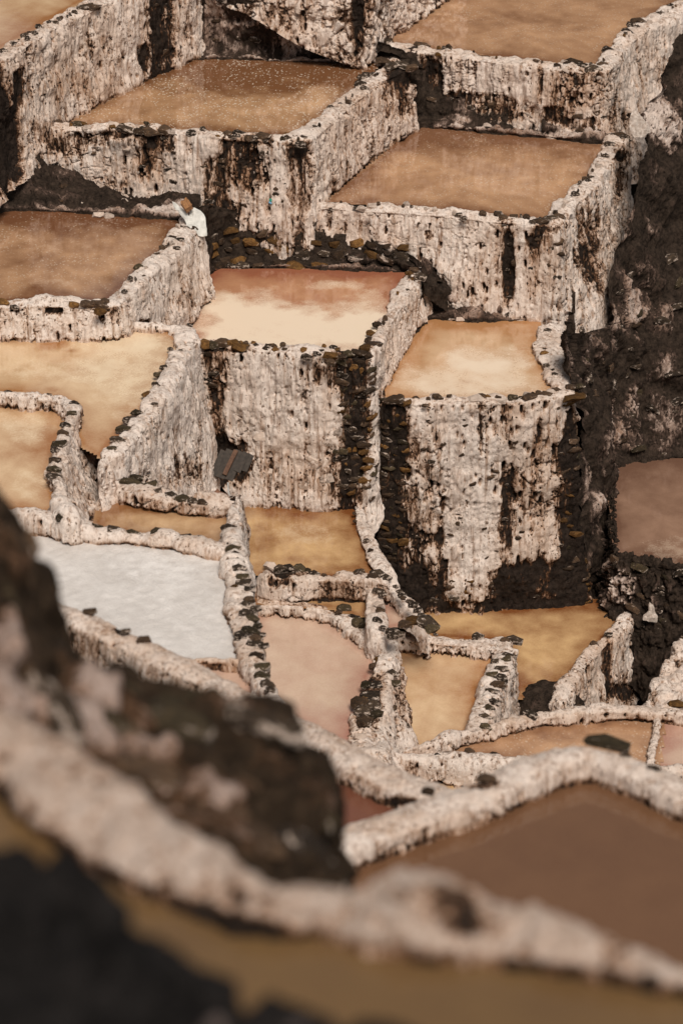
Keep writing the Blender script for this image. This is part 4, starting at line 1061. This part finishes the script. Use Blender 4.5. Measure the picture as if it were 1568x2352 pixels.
rim_stones(k, [(866, 1342, 36, 'brown'), (868, 1356, 32, 'dark'), (878, 1364, 22, 'dark'), (870, 1386, 26, 'pale'), (874, 1400, 24, 'brown'), (868, 1424, 28, 'dark'), (878, 1440, 18, 'dark')], Z14 + .42, h=.12)
k = key('stony white ridge ending')
rim_stones(k, [(700, 1381, 30, 'olive'), (735, 1385, 18, 'dark'), (792, 1398, 40, 'olive'), (778, 1406, 20, 'brown'), (812, 1420, 36, 'dark'), (824, 1430, 34, 'olive'), (840, 1436, 36, 'olive'), (850, 1442, 24, 'dark'), (876, 1518, 40, 'ochre'), (864, 1530, 30, 'brown'), (900, 1546, 34, 'dark'), (905, 1568, 30, 'olive'), (866, 1575, 40, 'dark'), (845, 1572, 34, 'olive'), (850, 1598, 50, 'dark'), (842, 1606, 26, 'ochre'), (828, 1612, 40, 'brown'), (858, 1620, 44, 'dark'), (835, 1634, 44, 'dark'), (865, 1640, 36, 'olive'), (838, 1656, 40, 'brown'), (826, 1690, 34, 'pale')], Z15 + .22, h=.2)
face_stones(k, [(980, 1590), (1030, 1600), (1050, 1700), (990, 1720)], 12, ('ochre', 'olive', 'dark'), size=(.2, .34), spacing=.22)
face_stones(k, [(900, 1500), (980, 1500), (1000, 1700), (900, 1700)], 18, ('dark', 'brown', 'olive'), size=(.12, .26), spacing=.3)
k = key('slanting dark stones')
rim_stones(k, [(1098, 1462, 26, 'dark'), (1000, 1456, 12, 'dark'), (1180, 1470, 40, 'dark'), (1160, 1476, 26, 'brown'), (1168, 1508, 34, 'dark'), (1160, 1520, 30, 'olive'), (1140, 1526, 26, 'dark'), (1150, 1540, 40, 'dark'), (1152, 1556, 34, 'dark'), (1128, 1552, 26, 'olive'), (1142, 1572, 34, 'brown'), (1130, 1590, 34, 'dark'), (1118, 1600, 24, 'dark'), (1136, 1612, 26, 'dark'), (1120, 1626, 34, 'olive'), (1112, 1648, 30, 'dark')], Z16 + .3, h=.13)
k = key('triangular white wall')
rim_stones(k, [(1396, 1456, 20, 'dark'), (1450, 1372, 90, 'brown'), (1362, 1476, 24, 'brown')], Z12 + .24, h=.2)
k = key('holding the rusty pond')
line_stones(k, [(260, 690), (340, 615), (430, 520)], Z5 + .1, 16, ('brown', 'dark', 'pale'), w=(.07, .2))
rim_stones(k, [(8, 696, 34, 'ochre'), (34, 704, 18, 'dark'), (172, 697, 28, 'ochre'), (202, 698, 30, 'brown'), (228, 698, 40, 'brown'), (246, 692, 32, 'brown'), (232, 712, 34, 'ochre'), (418, 524, 24, 'dark'), (412, 556, 24, 'dark'), (405, 572, 18, 'dark'), (395, 552, 20, 'brown'), (320, 617, 26, 'olive'), (345, 604, 12, 'dark'), (330, 634, 14, 'brown'), (360, 588, 14, 'brown'), (385, 566, 16, 'dark'), (448, 522, 20, 'brown')], Z5 + .1, h=.14)
face_stones(k, [(210, 700), (262, 700), (262, 735), (215, 735)], 5, ('brown', 'ochre'), size=(.18, .3), spacing=.2)
k = key('grooved wall of slabs')
line_stones(k, [(470, 790), (640, 798), (850, 812)], Z6 + .1, 22, ('ochre', 'brown', 'dark', 'ochre'), w=(.1, .24))
line_stones(k, [(860, 780), (890, 728), (950, 630)], Z6 + .1, 9, ('ochre', 'brown'), w=(.07, .18))
rim_stones(k, [(478, 788, 44, 'ochre'), (508, 788, 44, 'brown'), (494, 790, 30, 'olive'), (552, 796, 40, 'ochre'), (568, 798, 20, 'brown'), (588, 796, 20, 'dark'), (610, 800, 18, 'brown'), (632, 801, 24, 'ochre'), (655, 802, 18, 'brown'), (700, 808, 20, 'ochre'), (728, 812, 26, 'dark'), (738, 808, 22, 'dark'), (705, 820, 26, 'dark'), (758, 816, 30, 'ochre'), (760, 830, 20, 'brown'), (786, 818, 24, 'brown'), (800, 812, 30, 'olive'), (822, 810, 34, 'brown'), (840, 800, 30, 'ochre'), (858, 792, 34, 'brown'), (868, 745, 22, 'brown'), (852, 764, 22, 'ochre'), (848, 780, 24, 'brown'), (872, 790, 14, 'dark'), (940, 627, 24, 'ochre'), (965, 634, 30, 'dark'), (950, 620, 30, 'brown'), (936, 668, 14, 'dark')], Z6 + .12, h=.15)
face_stones(k, [(780, 830), (862, 820), (862, 1140), (780, 1140)], 90, ('brown', 'dark', 'brown', 'ochre', 'olive'), size=(.18, .36), spacing=.22, course=.15)
face_stones(k, [(590, 1010), (770, 1000), (780, 1135), (600, 1130)], 46, ('pale',), size=(.2, .42), spacing=.3, flat=.7, course=.2, out=-.085)
face_stones(k, [(466, 810), (520, 810), (520, 1000), (470, 1000)], 12, ('brown', 'dark'), size=(.14, .3), spacing=.25)
k = key('tallest wall streaked')
face_stones(k, [(1292, 905), (1345, 900), (1420, 1380), (1290, 1380)], 110, ('brown', 'ochre', 'brown', 'dark', 'ochre', 'olive'), size=(.2, .42), spacing=.26, course=.15, flat=.42)
face_stones(k, [(862, 920), (935, 925), (935, 1240), (870, 1330)], 90, ('brown', 'dark', 'brown', 'ochre', 'olive'), size=(.16, .36), spacing=.24, course=.15, flat=.45)
face_stones(k, [(960, 1330), (1430, 1330), (1430, 1385), (980, 1392)], 22, ('brown', 'dark', 'ochre'), size=(.14, .3), spacing=.3)
face_stones(k, [(935, 940), (1290, 930), (1290, 1290), (935, 1290)], 60, ('brown', 'dark', 'brown'), size=(.08, .2), spacing=.4, out=-.01)
line_stones(k, [(890, 914), (1080, 918), (1280, 902)], Z8 + .12, 18, ('brown', 'pale', 'ochre', 'brown'), w=(.1, .26))
rim_stones(k, [(905, 916, 40, 'brown'), (935, 924, 26, 'ochre'), (955, 915, 24, 'brown'), (975, 930, 18, 'brown'), (1000, 912, 30, 'pale'), (1096, 918, 36, 'pale'), (1110, 912, 28, 'brown'), (1140, 914, 44, 'pale'), (1178, 910, 30, 'olive'), (1215, 912, 40, 'brown'), (1250, 906, 46, 'brown'), (1278, 896, 24, 'brown'), (1310, 888, 30, 'brown'), (1332, 886, 26, 'olive'), (1258, 762, 20, 'dark'), (1254, 805, 22, 'dark'), (1252, 816, 22, 'ochre'), (1256, 840, 18, 'dark'), (1266, 852, 18, 'dark'), (1276, 862, 18, 'dark'), (1262, 750, 16, 'brown'), (1318, 912, 56, 'ochre')], Z8 + .12, h=.13)
k = key('long white wall draped')
line_stones(k, [(770, 470), (1000, 484), (1250, 508)], Z4 + .13, 22, ('brown', 'dark', 'pale', 'pale'), w=(.07, .2))
line_stones(k, [(1270, 505), (1350, 412), (1405, 330)], Z4 + .13, 20, ('brown', 'dark', 'pale'), w=(.07, .2))
rim_stones(k, [(760, 480, 14, 'dark'), (830, 478, 26, 'pale'), (818, 476, 14, 'dark'), (850, 490, 16, 'pale'), (858, 472, 40, 'pale'), (1052, 492, 16, 'dark'), (1064, 500, 16, 'dark'), (1144, 490, 22, 'dark'), (1156, 498, 26, 'brown'), (1178, 496, 20, 'brown'), (1240, 506, 44, 'brown'), (1262, 504, 36, 'dark'), (1284, 500, 26, 'brown'), (1320, 444, 20, 'dark'), (1390, 356, 20, 'dark'), (1376, 380, 20, 'pale'), (1400, 330, 30, 'dark'), (1420, 315, 40, 'brown'), (1434, 318, 30, 'dark'), (1358, 410, 16, 'dark'), (1350, 418, 14, 'dark')], Z4 + .14, h=.13)
face_stones(k, [(1210, 510), (1290, 510), (1290, 640), (1210, 640)], 12, ('dark', 'brown'), size=(.12, .28), spacing=.3)
face_stones(k, [(770, 490), (1190, 510), (1190, 600), (780, 560)], 14, ('dark', 'brown', 'pale'), size=(.08, .2), spacing=.5)
face_stones(k, [(1150, 520), (1182, 520), (1182, 700), (1150, 700)], 10, ('dark', 'brown'), size=(.16, .26), spacing=.2, course=.2)
k = key('holding the flecked brown')
line_stones(k, [(140, 290), (400, 297), (520, 310), (690, 322)], Z2 + .12, 22, ('brown', 'dark', 'ochre', 'olive'), w=(.08, .24))
line_stones(k, [(700, 316), (790, 232), (880, 160)], Z2 + .12, 14, ('brown', 'dark', 'pale'), w=(.07, .18))
rim_stones(k, [(135, 288, 24, 'brown'), (200, 294, 26, 'pale'), (260, 290, 40, 'pale'), (290, 296, 50, 'dark'), (320, 300, 26, 'brown'), (352, 298, 40, 'brown'), (376, 298, 30, 'brown'), (394, 302, 20, 'pale'), (440, 304, 20, 'dark'), (500, 312, 14, 'ochre'), (536, 314, 14, 'dark'), (555, 308, 34, 'dark'), (575, 314, 30, 'brown'), (600, 312, 46, 'brown'), (656, 308, 18, 'ochre'), (664, 320, 26, 'dark'), (696, 318, 22, 'dark'), (690, 330, 22, 'dark'), (760, 245, 16, 'dark'), (782, 238, 14, 'dark'), (828, 192, 24, 'dark'), (838, 202, 24, 'dark'), (848, 172, 30, 'dark'), (832, 178, 26, 'dark'), (800, 232, 14, 'brown'), (900, 150, 40, 'dark'), (925, 148, 40, 'dark'), (945, 155, 30, 'brown'), (880, 140, 30, 'brown')], Z2 + .13, h=.15)
face_stones(k, [(460, 350), (530, 350), (530, 540), (470, 480)], 12, ('dark', 'brown', 'dark'), size=(.18, .34), spacing=.28)
face_stones(k, [(540, 330), (640, 330), (740, 540), (560, 500)], 20, ('dark', 'brown', 'pale'), size=(.12, .28), spacing=.4)
face_stones(k, [(180, 310), (420, 310), (420, 440), (250, 410)], 18, ('dark', 'brown', 'pale'), size=(.1, .26), spacing=.4)
k = key('white band over dark rock')
line_stones(k, [(920, 106), (1240, 146), (1370, 158), (1440, 84), (1560, 10)], Z3 + .12, 26, ('brown', 'dark', 'pale', 'ochre'), w=(.07, .2))
rim_stones(k, [(890, 98, 30, 'dark'), (968, 102, 36, 'brown'), (1006, 124, 14, 'ochre'), (1316, 148, 40, 'brown'), (1335, 154, 24, 'dark'), (1362, 160, 34, 'dark'), (1384, 150, 26, 'brown'), (1396, 114, 24, 'dark'), (1440, 74, 24, 'dark'), (1466, 48, 36, 'brown'), (1452, 56, 24, 'dark'), (1516, 30, 20, 'dark'), (1300, 146, 24, 'pale'), (1540, 14, 20, 'dark')], Z3 + .14, h=.16)
face_stones(k, [(960, 220), (1230, 230), (1230, 290), (980, 280)], 20, ('dark', 'brown', 'pale'), size=(.14, .3), spacing=.3)
face_stones(k, [(1290, 160), (1400, 170), (1390, 280), (1290, 270)], 12, ('dark', 'brown', 'pale'), size=(.14, .3), spacing=.3)
k = key('dividing the upper left')
line_stones(k, [(20, 112), (110, 58), (210, 12)], Z1 + .12, 12, ('brown', 'dark'), w=(.08, .22))
rim_stones(k, [(8, 116, 22, 'dark'), (34, 102, 24, 'dark'), (60, 82, 24, 'dark'), (70, 76, 16, 'brown'), (90, 60, 22, 'dark'), (128, 52, 14, 'dark'), (190, 18, 36, 'dark'), (215, 14, 46, 'brown'), (172, 26, 14, 'brown')], Z1 + .14, h=.14)
face_stones(k, [(330, -20), (420, -20), (420, 150), (320, 150)], 22, ('dark', 'brown'), size=(.14, .3), spacing=.28)
k = key('orange stones behind the middle')
face_stones(k, [(500, 540), (930, 560), (930, 606), (500, 600)], 40, ('ochre', 'brown', 'brown', 'dark', 'ochre'), size=(.24, .5), spacing=.32, course=.2, flat=.6, out=.0)
k = key('crumbling bank under')
face_stones(k, [(980, 620), (1310, 690), (1310, 730), (985, 720)], 18, ('brown', 'dark', 'pale'), size=(.12, .28), spacing=.3)
k = key('salt lipped ledge')
face_stones(k, [(960, 200), (1400, 250), (1400, 315), (980, 285)], 16, ('dark', 'brown', 'pale'), size=(.14, .32), spacing=.35)
k = key('dark earth bank rising')
face_stones(k, [(430, -20), (900, 40), (900, 120), (440, 125)], 26, ('dark', 'brown', 'dark'), size=(.12, .34), spacing=.4, course=0)
k = key('dark brown slope at the left')
face_stones(k, [(-10, 150), (60, 200), (420, 440), (420, 480), (0, 470)], 26, ('dark', 'brown', 'pale'), size=(.1, .28), spacing=.4, course=0)
k = key('dark rough wall below')
face_stones(k, [(1400, 1280), (1568, 1300), (1568, 1480), (1440, 1420)], 26, ('dark', 'brown', 'olive'), size=(.16, .4), spacing=.35)
k = key('pale salt ridge behind')
rim_stones(k, [(1115, 1668, 34, 'olive'), (1218, 1640, 30, 'dark'), (1180, 1650, 26, 'pale'), (1050, 1690, 20, 'dark'), (1330, 1622, 20, 'brown'), (1555, 1616, 50, 'ochre')], Z18 + .26, h=.13)
k = key('speckled white ridge')
rim_stones(k, [(1080, 1726, 26, 'brown'), (1100, 1738, 16, 'brown'), (1135, 1732, 24, 'brown'), (1005, 1735, 16, 'dark'), (985, 1712, 20, 'dark'), (1050, 1742, 16, 'dark')], Z18 + .18, h=.13)
k = key('thick white ridge around')
rim_stones(k, [(1395, 1706, 90, 'olive'), (1434, 1738, 30, 'dark'), (1500, 1768, 40, 'dark'), (1120, 1786, 50, 'brown'), (985, 1815, 40, 'brown')], 6.62, h=.075)
k = key('dark rocky cliff')
face_stones(k, [(1340, 700), (1568, 500), (1568, 1050), (1400, 1060)], 50, ('dark', 'brown', 'dark', 'olive'), size=(.16, .5), spacing=.4, course=.2)
k = key('rounded salt ridge')
rim_stones(k, [(288, 1448, 30, 'dark'), (205, 1404, 36, 'brown'), (330, 1470, 40, 'brown')], 4.6, h=.1)
k = key('dark blurred pile')
face_stones(k, [(0, 1160), (160, 1450), (640, 1640), (780, 1850), (790, 2000), (600, 2000), (350, 1850), (160, 1700), (0, 1500)], 44, ('olive', 'brown', 'dark', 'brown', 'olive'), size=(.3, .7), spacing=.42, course=0, flat=.7, name='boulder', prot=.35)

# ------------------------------------------------------------------ small things left about
def near_pt(k, x, y):
    """point of a wall's surface seen at the survey position"""
    L = LOFTS[k]
    d = (L['px'] - x) ** 2 + (L['py'] - y) ** 2
    vis = np.where(d < 60, np.linalg.norm(L['Q'], axis=2), 1e9)
    i = np.argmin(vis) if vis.min() < 1e8 else np.argmin(d)
    return L['Q'].reshape(-1, 3)[i].copy(), L['N'].reshape(-1, 3)[i].copy()


M_SACK = plain_material('white_plastic_weave', (0.50, 0.49, 0.45), (0.70, 0.68, 0.63), 9, 0.6, 0.6)
M_CAKED = plain_material('salt_caked_cloth', (0.30, 0.22, 0.17), (0.66, 0.58, 0.51), 16, 0.8, 1.0)
M_BLOCK = plain_material('brown_clay', (0.16, 0.07, 0.03), (0.40, 0.20, 0.08), 30, 0.9, 0.8)
M_WOOD = plain_material('weathered_wood', (0.022, 0.017, 0.013), (0.060, 0.045, 0.034), 14, 0.8, 0.5)
M_BATTEN = plain_material('rusty_wood', (0.07, 0.032, 0.018), (0.15, 0.075, 0.042), 20, 0.8, 0.5)
M_SOIL = plain_material('red_brown_soil', (0.12, 0.055, 0.03), (0.26, 0.13, 0.08), 40, 0.95, 1.0)
M_BLUE = plain_material('blue_plastic', (0.10, 0.30, 0.50), (0.22, 0.45, 0.62), 20, 0.4, 0.1)
M_GREEN = plain_material('green_plastic', (0.02, 0.22, 0.16), (0.04, 0.34, 0.25), 20, 0.4, 0.1)
M_PIPE = plain_material('grey_pipe', (0.30, 0.30, 0.29), (0.45, 0.44, 0.42), 20, 0.5, 0.1)


def sheet(name, outline, depth_of, mat, label, cat, thick=0.02, puff=0.07, lines=18, parent=None):
    """a crumpled cloth from an outline: ring of survey points on a slanting plane, filled, puffed and given thickness"""
    P3 = [depth_of(x, y) for x, y in outline]
    c = np.mean(P3, axis=0)
    rings = []
    n = 44
    d = [np.linalg.norm(np.subtract(P3[(i + 1) % len(P3)], P3[i])) for i in range(len(P3))]
    cc = np.concatenate([[0], np.cumsum(d)])
    ring = []
    for q in range(n):
        t = cc[-1] * q / n
        i = min(int(np.searchsorted(cc, t, side='right')) - 1, len(P3) - 1)
        f = (t - cc[i]) / d[i]
        ring.append(np.array(P3[i]) * (1 - f) + np.array(P3[(i + 1) % len(P3)]) * f)
    ring = np.array(ring)
    nrm = -c / np.linalg.norm(c) * 0.7 + np.array([0, 0, 0.7])
    nrm /= np.linalg.norm(nrm)
    V, F = [], []
    for r in range(lines):
        s = 1 - r / (lines - 1) * 0.999
        pts = c + (ring - c) * s
        cr = vnoise(pts * 9 + 3) * 0.5 + vnoise(pts * 21 + 8) * 0.3
        rid = 1 - np.abs(vnoise(pts * 6 + 20)) * 2
        fold = np.abs(vnoise(pts * 4.5 + 60)) * 0.10 + np.abs(vnoise(pts * 9 + 90)) * 0.045
        V.extend(pts + nrm * ((1 - s ** 3) * puff - fold + cr * 0.015)[:, None])
    for r in range(lines - 1):
        for q in range(n):
            a, b = r * n + q, r * n + (q + 1) % n
            F.append((a, b, b + n, a + n))
    V = np.array(V)
    base = np.array([c[0], c[1], V[:, 2].min()])
    if parent is not None:
        base = np.array(parent.location)
    me = mesh_np(name, V - base, F, smooth=False)
    me.materials.append(mat)
    o = bpy.data.objects.new(name, me)
    if parent is None:
        o.location = base
    link(o, parent)
    so = o.modifiers.new('thickness', 'SOLIDIFY')
    so.thickness = thick
    if label:
        tag(o, label, cat)
    return o


def box_obj(name, C, ax, ay, az, mat, parent=None, label=None, cat=None, jag=0.0, cuts=1):
    bm = bmesh.new()
    bmesh.ops.create_cube(bm, size=1)
    if cuts > 1:
        bmesh.ops.subdivide_edges(bm, edges=bm.edges, cuts=cuts, use_grid_fill=True)
    r = random.Random(len(name) + int(C[0] * 100))
    for v in bm.verts:
        p = np.array(ax) * v.co.x + np.array(ay) * v.co.y + np.array(az) * v.co.z
        v.co = Vector(p) + Vector((r.uniform(-1, 1), r.uniform(-1, 1), r.uniform(-1, 1))) * jag
    bmesh.ops.bevel(bm, geom=list(bm.edges), offset=0.008, segments=1, affect='EDGES') if cuts == 1 else None
    bmesh.ops.recalc_face_normals(bm, faces=bm.faces)
    me = bpy.data.meshes.new(name)
    bm.to_mesh(me)
    bm.free()
    me.materials.append(mat)
    o = bpy.data.objects.new(name, me)
    o.location = Vector(C) - (Vector(parent.location) if parent else Vector((0, 0, 0)))
    link(o, parent)
    if label:
        tag(o, label, cat)
    return o


# the white sack lying over the wall end, with a clay block on it
SZ = Z5 + 0.32


def sack_plane(x, y):
    top = un(436, 490, SZ)                                   # cloth hangs from the wall end down its near side
    n = np.array([0.15, -0.62, 0.77])
    r = ray(x, y)
    return r * (top @ n) / (r @ n)


sheet('sack', [(395, 462), (404, 464), (416, 475), (429, 497), (445, 487), (438, 474), (461, 482), (472, 500), (474, 520), (477, 541), (455, 538), (443, 525), (430, 519), (425, 499), (414, 489), (402, 476)], sack_plane, M_SACK, 'crumpled white sack draped over the wall end by the rusty pond', 'sack', puff=0.015)
c = sack_plane(430, 478) + np.array([0, -0.10, 0.10])
box_obj('clay_block', c, (0.13, 0.05, 0.09), (-0.12, 0.17, 0.10), (-0.02, -0.10, 0.13), M_BLOCK, None, 'brown block lying on the white sack', 'block', jag=0.012, cuts=3)

# salt caked sack hanging beside the upper right wall, and the rag near the long amber pond


def surf(pts):
    """distance to the nearest built surface along some sight lines"""
    best = 1e9
    for x, y in pts:
        for L in LOFTS.values():
            m = (L['px'] - x) ** 2 + (L['py'] - y) ** 2 < 40
            if m.any():
                best = min(best, np.linalg.norm(L['Q'][m], axis=1).min())
    return best



def plane_at(x0, y0, d, n):
    p = at(x0, y0, d)
    n = np.array(n) / np.linalg.norm(n)
    return lambda x, y: ray(x, y) * (p @ n) / (ray(x, y) @ n)


dd = surf([(1455, 262), (1468, 285), (1484, 298), (1458, 308)]) - 0.12
sheet('sack', [(1447, 262), (1452, 250), (1460, 252), (1472, 268), (1490, 290), (1492, 300), (1478, 308), (1455, 316), (1448, 300), (1444, 280)], plane_at(1468, 290, dd, (0.3, -0.8, 0.4)), M_CAKED, 'white salt caked sack hung at the end of the upper right wall', 'sack', puff=0.04)
dd = surf([(1492, 1400), (1500, 1415), (1484, 1418)]) - 0.10
sheet('rag', [(1490, 1384), (1498, 1388), (1502, 1402), (1508, 1412), (1507, 1426), (1488, 1424), (1476, 1420), (1478, 1408), (1490, 1402)], plane_at(1492, 1408, dd, (0.1, -0.9, 0.35)), M_CAKED, 'pale crumpled rag hanging near the big brown stone', 'rag', puff=0.06)

# wooden boards over the dark pit below the slab wall
P0 = un(520, 1085, -2.0)
e = bpy.data.objects.new('wooden_boards', None)
e.location = P0
link(e)
tag(e, 'dark weathered boards with a diagonal batten over the pit', 'boards')
pl = plane_at(520, 1066, np.linalg.norm(un(520, 1066, -1.6)), (0.0, -0.75, 0.66))


def plank(x0, y0, x1, y1, wpx, mat, name, lift=0.0, thick=0.04):
    a, b = pl(x0, y0), pl(x1, y1)
    n = np.array((0.0, -0.75, 0.66)); n /= np.linalg.norm(n)
    d = b - a
    L = np.linalg.norm(d); d /= L
    w = np.cross(n, d)
    W_ = wpx * np.linalg.norm(a) / FP
    return box_obj(name, (a + b) / 2 + n * lift, d * L, w * W_, n * thick, mat, e, jag=0.006, cuts=2)


plank(516, 1036, 490, 1092, 18, M_WOOD, 'plank')
plank(530, 1034, 506, 1098, 20, M_WOOD, 'plank', .01)
plank(552, 1036, 524, 1102, 22, M_WOOD, 'plank', -.01)
plank(566, 1040, 544, 1084, 16, M_WOOD, 'plank', .015)
plank(577, 1044, 560, 1082, 14, M_WOOD, 'plank', -.01)
plank(543, 1036, 516, 1092, 10, M_BATTEN, 'batten', .07, .05)

# grey pipe hanging from the boards
bm = bmesh.new()
pts = [pl(524, 1098) + np.array([0, -.1, -.05]), pl(524, 1110) + np.array([0, -.1, 0]), pl(525, 1122) + np.array([0, -.1, 0]), pl(528, 1136) + np.array([0, -.1, 0])]
rings = []
for P in pts:
    rings.append([bm.verts.new(Vector(P - pts[-1]) + Vector((math.cos(a) * .016, math.sin(a) * .016, 0))) for a in np.linspace(0, 2 * math.pi, 8, endpoint=False)])
for a, b in zip(rings[:-1], rings[1:]):
    for q in range(8):
        bm.faces.new((a[q], a[(q + 1) % 8], b[(q + 1) % 8], b[q]))
me = bpy.data.meshes.new('pipe'); bm.to_mesh(me); bm.free(); me.materials.append(M_PIPE)
o = bpy.data.objects.new('pipe', me); o.location = pts[-1]; link(o); tag(o, 'thin grey pipe hanging below the wooden boards', 'pipe')

# small heap of soil on the ridge
P = un(500, 1150, .42)
n_, m_ = 40, 12
V, F = [], []
for r in range(m_):
    for q in range(n_):
        a = 2 * math.pi * q / n_
        s = r / (m_ - 1)
        V.append((math.cos(a) * s * .36, math.sin(a) * s * .30, .30 * (1 - s) ** 1.1))
V = np.array(V); V[:, 2] += .03 * fbm(V * 9 + 4, 3); V[:, :2] *= (1 + .2 * fbm(V * 5 + 14, 2))[:, None]
for r in range(m_ - 1):
    for q in range(n_):
        a, b = r * n_ + q, r * n_ + (q + 1) % n_
        F.append((a, a + n_, b + n_, b))
me = mesh_np('soil_heap', V, F); me.materials.append(M_SOIL)
o = bpy.data.objects.new('soil_heap', me); o.location = P - np.array([0, 0, .06]); link(o); tag(o, 'small heap of red brown soil at the corner of the narrow amber pond', 'soil heap')

# scraps of plastic caught on the streaked wall
kw_ = key('holding the flecked brown')
P, N_ = near_pt(kw_, 620, 470)
nn = Vector(N_)
ax = Vector((0.06, 0, -0.03)); az = nn * 0.02
box_obj('plastic_scrap', Vector(P) + nn * .03, ax, nn.cross(ax).normalized() * .03, az, M_BLUE, None, 'scrap of blue plastic caught on the streaked wall', 'plastic scrap', jag=.006, cuts=2)
P, N_ = near_pt(kw_, 615, 457)
nn = Vector(N_)
box_obj('plastic_scrap', Vector(P) + nn * .03, Vector((.05, 0, 0)), nn.cross(Vector((1, 0, 0))).normalized() * .05, nn * .03, M_GREEN, None, 'bit of green plastic just above the blue scrap on the wall', 'plastic scrap', jag=.006, cuts=2)


# splash stones under the inlets
def splash(x, y, z, w, colour, label):
    P = un(x, y, z)
    s = w * np.linalg.norm(P) / FP
    o = put_stone(None, (0, 0, 0), P + np.array([0, 0, .03]), (s, s * .9, .13), colour, name='splash_stone', tilt=.08)
    tag(o, label, 'stone', 'splash stones under the pond inlets')


splash(531, 615, Z6, 24, 'dark', 'smaller dark flat stone at the back edge of the middle pond')
splash(558, 613, Z6, 34, 'dark', 'larger dark flat stone at the back edge of the middle pond')
splash(1037, 735, Z8, 18, 'pale', 'smaller salted stone at the back edge of the cream pond')
splash(1056, 736, Z8, 28, 'pale', 'larger salted stone at the back edge of the cream pond')
splash(226, 497, Z5, 30, 'pale', 'left pale flat stone at the back edge of the rusty pond')
splash(252, 498, Z5, 28, 'pale', 'right pale flat stone at the back edge of the rusty pond')

# dark rock beside the triangular wall
P = un(1262, 1612, Z12 - .25)
V, F = [], []
n_, m_ = 60, 24
for r in range(m_):
    for q in range(n_):
        a = 2 * math.pi * q / n_
        b = math.pi / 2 * (1 - r / (m_ - 1))
        V.append((math.cos(a) * math.cos(b) * .74, math.sin(a) * math.cos(b) * .6, math.sin(b) * .46))
V = np.array(V)
f1, f2, cid = worley(V * 3.2 + 4)
V *= (1 + .30 * fbm(V * 1.8 + 2, 5, .6) + .16 * np.minimum(f2 - f1, .4))[:, None]
for r in range(m_ - 1):
    for q in range(n_):
        a, b = r * n_ + q, r * n_ + (q + 1) % n_
        F.append((a, a + n_, b + n_, b))
me = mesh_np('boulder', V, F, attrs={'salt': np.full(len(V), .06) + .25 * fbm(V * 3, 3), 'tint': np.full(len(V), .6)}); me.materials.append(M_BANK)
o = bpy.data.objects.new('boulder', me); o.location = P - np.array([0, 0, .1]); link(o); tag(o, 'dark rounded boulder beside the triangular white wall', 'boulder')
